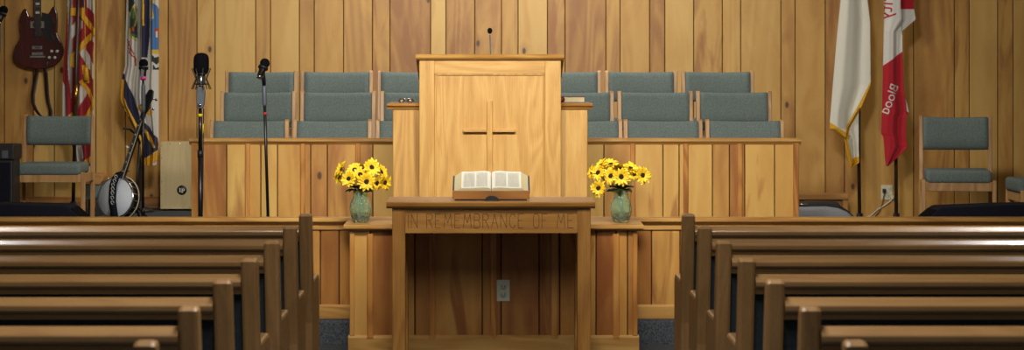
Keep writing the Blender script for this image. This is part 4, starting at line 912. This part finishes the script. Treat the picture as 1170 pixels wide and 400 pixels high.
MB().tube([ft + Vector((0, 0, 0.13)), Vector((pc.x - 0.09, YJ + 0.07, ZS + 0.05)), Vector((pc.x - 0.06, YJ - 0.09, ZS + 0.03)), Vector((pc.x - 0.06, YJ - 0.13, ZS + 0.06))], 0.008, 8).tube([ft + Vector((0, 0, 0.13)), Vector((pc.x + 0.05, YJ + 0.07, ZS + 0.05)), Vector((pc.x + 0.04, YJ - 0.1, ZS + 0.03)), Vector((pc.x + 0.04, YJ - 0.13, ZS + 0.06))], 0.008, 8).build('cradle', 'black', t)
e0 = P(152, 151, YJ + 0.12); MB().tube([ft + Vector((0.03, 0.02, 0.6)), e0 + Vector((0.02, 0.04, -0.02)), P(147.5, 147, YJ + 0.02), P(141.5, 147, YJ - 0.03)], 0.009, 8).tube([e0 + Vector((0.02, 0.04, -0.02)), P(161, 152, YJ + 0.05), P(163, 150, YJ - 0.02)], 0.009, 8).build('neck_yoke', 'black', t)

# ------------------------------------------------------------------ cajon
YK = 20.85
cj = thing('cajon', 'pale plywood cajon drum box with round black logo beside the choir screen', 'drum', (X(205, YK), YK, ZS))
ka, kb = X(183, YK), X(228, YK); kz0, kz1 = ZS + 0.012, Z(162.3, YK)
MB().box((ka, YK + 0.006, kz0), (kb, YK + 0.3, kz1), 0.008, seg=3).build('body', 'cajon_body', cj)
fp = MB().box((ka + 0.001, YK, kz0 + 0.002), (kb - 0.001, YK + 0.0065, kz1 - 0.002), 0.003).build('front_plate', 'cajon_body', cj)
mb = MB()
for i in range(6):
    for x in (ka + 0.012, kb - 0.012): mb.ball((x, YK, kz0 + 0.03 + i * (kz1 - kz0 - 0.06) / 5), (0.004, 0.002, 0.004), n=8)
for i in range(1, 4):
    for z in (kz0 + 0.014, kz1 - 0.014): mb.ball((ka + (kb - ka) * i / 4, YK, z), (0.004, 0.002, 0.004), n=8)
mb.build('screw', 'chrome', fp)
lc = Vector((X(207.8, YK), YK, Z(217.3, YK)))
lg = MB().lathe([(0, 0.0), (0.0385, 0.0), (0.0385, 0.0012), (0, 0.0012)], 36, mtx=Matrix.Translation(lc) @ Matrix.Rotation(R(90), 4, 'X')).build('logo_disc', 'black', cj)
mb = MB()
def pr(poly): mb.prism([(lc.x + a * 0.001, lc.z + b * 0.001) for a, b in poly], 'Y', lc.y - 0.0022, lc.y - 0.0011)
pr([(-22, 16), (-8, 16), (-8, 13), (-11, 12), (-11, -10), (-4, -10), (0, -4), (3, -4), (3, -15), (-22, -15), (-22, -12), (-19, -11), (-19, 12), (-22, 13)])
pr([(-3, 12), (7, 12), (7, -17), (10, -18), (10, -21), (-3, -21), (-3, -18), (0, -17), (0, 8), (-3, 9)])
pr([(7, 12), (17, 12), (22, 8), (23, 2), (20, -5), (14, -8), (7, -7), (7, -3), (12, -3.5), (15, 0), (15, 4), (12, 8), (7, 8)])
mb.build('logo_letters', 'page', lg)
for x in (ka + 0.03, kb - 0.03):
    for y in (YK + 0.04, YK + 0.26): MB().lathe([(0, ZS), (0.014, ZS), (0.017, ZS + 0.013), (0, ZS + 0.013)], 14, (x, y, 0)).build('foot', 'black', cj)

# ------------------------------------------------------------------ amplifier, floor monitors, bag, stool, bench
YA_ = 18.9
t = thing('guitar_amplifier', 'tall black amplifier cabinet at the left edge beside the padded chair', 'amplifier', (X(-8, YA_), YA_, ZS))
aa, ab, az = X(-40, YA_), X(14.5, YA_), Z(167, YA_)
MB().box((aa, YA_ + 0.01, ZS + 0.02), (ab, YA_ + 0.3, az), 0.012, seg=3).build('cabinet', 'black', t)
MB().box((aa + 0.02, YA_ - 0.002, ZS + 0.05), (ab - 0.02, YA_ + 0.012, Z(186, YA_)), 0.004).build('grille', 'navy_cloth', t)
MB().box((aa - 0.004, YA_ - 0.006, Z(183, YA_)), (ab + 0.012, YA_ + 0.31, az + 0.012), 0.01, seg=3).build('top_rim', 'black', t)
MB().box((X(2.5, YA_), YA_ - 0.009, Z(180.5, YA_)), (X(9.5, YA_), YA_ - 0.005, Z(172, YA_)), 0.001).box((X(4, YA_), YA_ - 0.0098, Z(178.5, YA_)), (X(8, YA_), YA_ - 0.0088, Z(174.5, YA_)), 0).build('badge', 'grey_plastic', t)
for x in (aa + 0.04, ab - 0.04): MB().box((x - 0.02, YA_ + 0.02, ZS), (x + 0.02, YA_ + 0.28, ZS + 0.022), 0.004).build('foot', 'black', t)
YV = 16.1
for (ptop, lb) in (([(-60, 233.4), (0, 233.8), (74.5, 235.4), (77, 236.5), (94, 251)], 'low black floor speaker behind the left low wall, below the padded chair'), ([(1210, 234), (1149, 234.5), (1078, 237.4), (1074, 238.4), (1060, 249.5)], 'low black floor speaker behind the right low wall, below the padded chair')):
    pts = [(X(a, YV), Z(b, YV)) for a, b in ptop]; x_in = pts[-1][0]; s = 1 if x_in < 0 else -1
    t = thing('floor_speaker', lb, 'speaker', ((pts[0][0] + x_in) / 2, YV, (ZS if s > 0 else ZR)))
    poly = pts + [(x_in + s * 0.02, pts[-1][1] - 0.03), (x_in, (ZS if s > 0 else ZR)), (pts[0][0], (ZS if s > 0 else ZR))]
    MB().prism(poly, 'Y', YV, YV + 0.34, 0.006, seg=2).build('cabinet', 'navy_cloth', t)
    q0, q1 = Vector((pts[3][0], 0, pts[3][1])), Vector((pts[4][0], 0, pts[4][1])); u = (q1 - q0).normalized(); n_ = Vector((-u.z, 0, u.x)) * (1 if s > 0 else -1)
    mb = MB(); a_, b_ = q0 + u * 0.02 + n_ * 0.004, q1 - u * 0.005 + n_ * 0.004
    mb.prism([(a_.x, a_.z), (b_.x, b_.z), (b_.x - n_.x * .006, b_.z - n_.z * .006), (a_.x - n_.x * .006, a_.z - n_.z * .006)], 'Y', YV + 0.02, YV + 0.32); mb.build('grille', 'foam', t)
# grey padded bag and wooden board right of the choir screen
YR = 20.3
t = thing('wooden_bench', 'low wooden board bench against the wall under the white flag', 'bench', (X(940, 20.95), 20.95, ZR))
MB().box((X(895, 20.9), 20.9, Z(228.5, 20.9)), (X(969.5, 20.9), 21.15, Z(221.5, 20.9)), 0.006).build('top_board', 'base_wood', t)
MB().box((X(963, 20.9), 20.92, ZR), (X(969.5, 20.9), 21.13, Z(228.5, 20.9)), 0.004).build('end_board', 'base_wood', t)
MB().box((X(897, 20.9), 20.92, ZR), (X(903, 20.9), 21.13, Z(228.5, 20.9)), 0.004).build('end_board', 'base_wood', t)
MB().box((X(903, 20.9), 20.94, Z(236, 20.9)), (X(963, 20.9), 20.955, Z(228.5, 20.9)), 0.003).build('front_board', 'base_wood', t)
t = thing('gig_bag', 'grey padded bag with black flap lying beside the right end of the screen', 'bag', (X(940, YR), YR, ZR))
def T_(p): return [(X(a, YR), Z(b, YR)) for a, b in p]
mb = MB(); mb.prism(T_([(892, 238), (915, 236.6), (945, 236.2), (958, 238), (968, 242), (976, 248), (980, 256), (890, 256)]) [:-2] + [(X(978, YR), ZR), (X(890, YR), ZR)], 'Y', YR, YR + 0.3, 0.035, seg=4, smooth=True); mb.build('padded_body', 'gig_grey', t)
MB().prism(T_([(890, 239), (890, 233.5), (918, 232.6), (926, 231), (958, 231.5), (962, 236), (970, 241), (977, 247.5), (974, 248), (966, 242), (957, 237.8), (945, 236.6), (915, 237.2)]), 'Y', YR + 0.06, YR + 0.26, 0.01, seg=3).build('flap', 'black', t)
MB().tube([P(912, 233.6, YR + 0.03), P(919, 233.4, YR + 0.02), P(923, 233.8, YR + 0.03)], 0.004, 8).build('zip_pull', 'chrome', t)
# small stool between left chair and banjo
YU = 19.95
t = thing('stool', 'small stool with rounded wooden seat edge between the left chair and the banjo', 'stool', (X(107, YU), YU, ZS))
sa, sb = X(93, YU), X(117.2, YU)
zz = [(sa, Z(211, YU)), (sa, Z(200, YU)), (sa + .01, Z(199, YU)), (sb - .02, Z(199, YU)), (sb - .005, Z(200.5, YU)), (sb, Z(203, YU)), (sb - .002, Z(207, YU)), (sb - .02, Z(211, YU))]
MB().prism(zz, 'Y', YU, YU + 0.3, 0.006, seg=2).build('seat', 'base_wood', t)
MB().prism([(sa + .01, Z(211, YU)), (X(114.5, YU), Z(211, YU)), (X(113, YU), Z(222, YU)), (X(108, YU), Z(228, YU)), (sa + .01, Z(229, YU))], 'Y', YU + 0.02, YU + 0.28, 0.01, seg=2).build('cover', 'fabric', t)
for x in (sa + 0.025, X(110, YU)):
    for y in (YU + 0.05, YU + 0.25): MB().box((x - 0.012, y - 0.012, ZS), (x + 0.012, y + 0.012, Z(214, YU)), 0.003).build('leg', 'black', t)

# ------------------------------------------------------------------ light and camera
def area(name, loc, to, size, power, col):
    l = bpy.data.lights.new(name, 'AREA'); l.shape = 'RECTANGLE'; l.size, l.size_y = size; l.energy = power; l.color = col
    o = bpy.data.objects.new(name, l); C.objects.link(o); o.location = loc
    o.rotation_euler = (Vector(to) - Vector(loc)).to_track_quat('-Z', 'Y').to_euler(); return o
WARM = (1.0, 0.965, 0.88); COOL = (0.9, 0.95, 1.0)
def spot(name, loc, to, power, half, col, rad):
    l = bpy.data.lights.new(name, 'SPOT'); l.energy = power; l.color = col; l.spot_size = 2 * R(half); l.spot_blend = 1.0; l.shadow_soft_size = rad
    o = bpy.data.objects.new(name, l); C.objects.link(o); o.location = loc
    o.rotation_euler = (Vector(to) - Vector(loc)).to_track_quat('-Z', 'Y').to_euler(); return o
for sx in (-0.9, 0.9):
    spot('stage_spot', (sx, 10.6, 3.85), (sx * 0.6, 18.0, 1.2), 880, 30, WARM, 0.25)
area('stage_light', (0, 11.0, 3.9), (0, 15.5, 0.8), (2.6, 0.7), 80, WARM).data.spread = R(120)
area('stage_light', (0, 19.4, 3.95), (0, 20.4, 0.0), (2.0, 0.4), 80, WARM)
for s in (-1, 1):
    area('louvre_light', (s * 3.05, 11.9, 3.95), (s * 3.05, 11.9, 0), (0.6, 1.4), 42, COOL).data.spread = R(70)
area('nave_light', (0, 7.0, 3.95), (0, 7.0, 0), (0.8, 4.0), 210, WARM)
w = bpy.data.worlds.new('World'); bpy.context.scene.world = w; w.use_nodes = True
w.node_tree.nodes['Background'].inputs[0].default_value = (1.0, 0.95, 0.88, 1); w.node_tree.nodes['Background'].inputs[1].default_value = 0.15

cam = bpy.data.cameras.new('camera'); co = bpy.data.objects.new('camera', cam); C.objects.link(co)
co.location = (0, 0, EYE); co.rotation_euler = (R(90), 0, 0)
cam.sensor_fit = 'HORIZONTAL'; cam.sensor_width = 36; cam.lens = 36 * F / 1170
cam.shift_x = (585 - VX) / 1170; cam.shift_y = -(200 - VY) / 1170
cam.clip_end = 100; cam.dof.use_dof = True; cam.dof.focus_distance = 15.0; cam.dof.aperture_fstop = 6.3
sc = bpy.context.scene; sc.camera = co
sc.view_settings.view_transform = 'Standard'; sc.view_settings.look = 'None'; sc.view_settings.gamma = 1; sc.view_settings.use_curve_mapping = False
sc.view_settings.exposure = 0.0
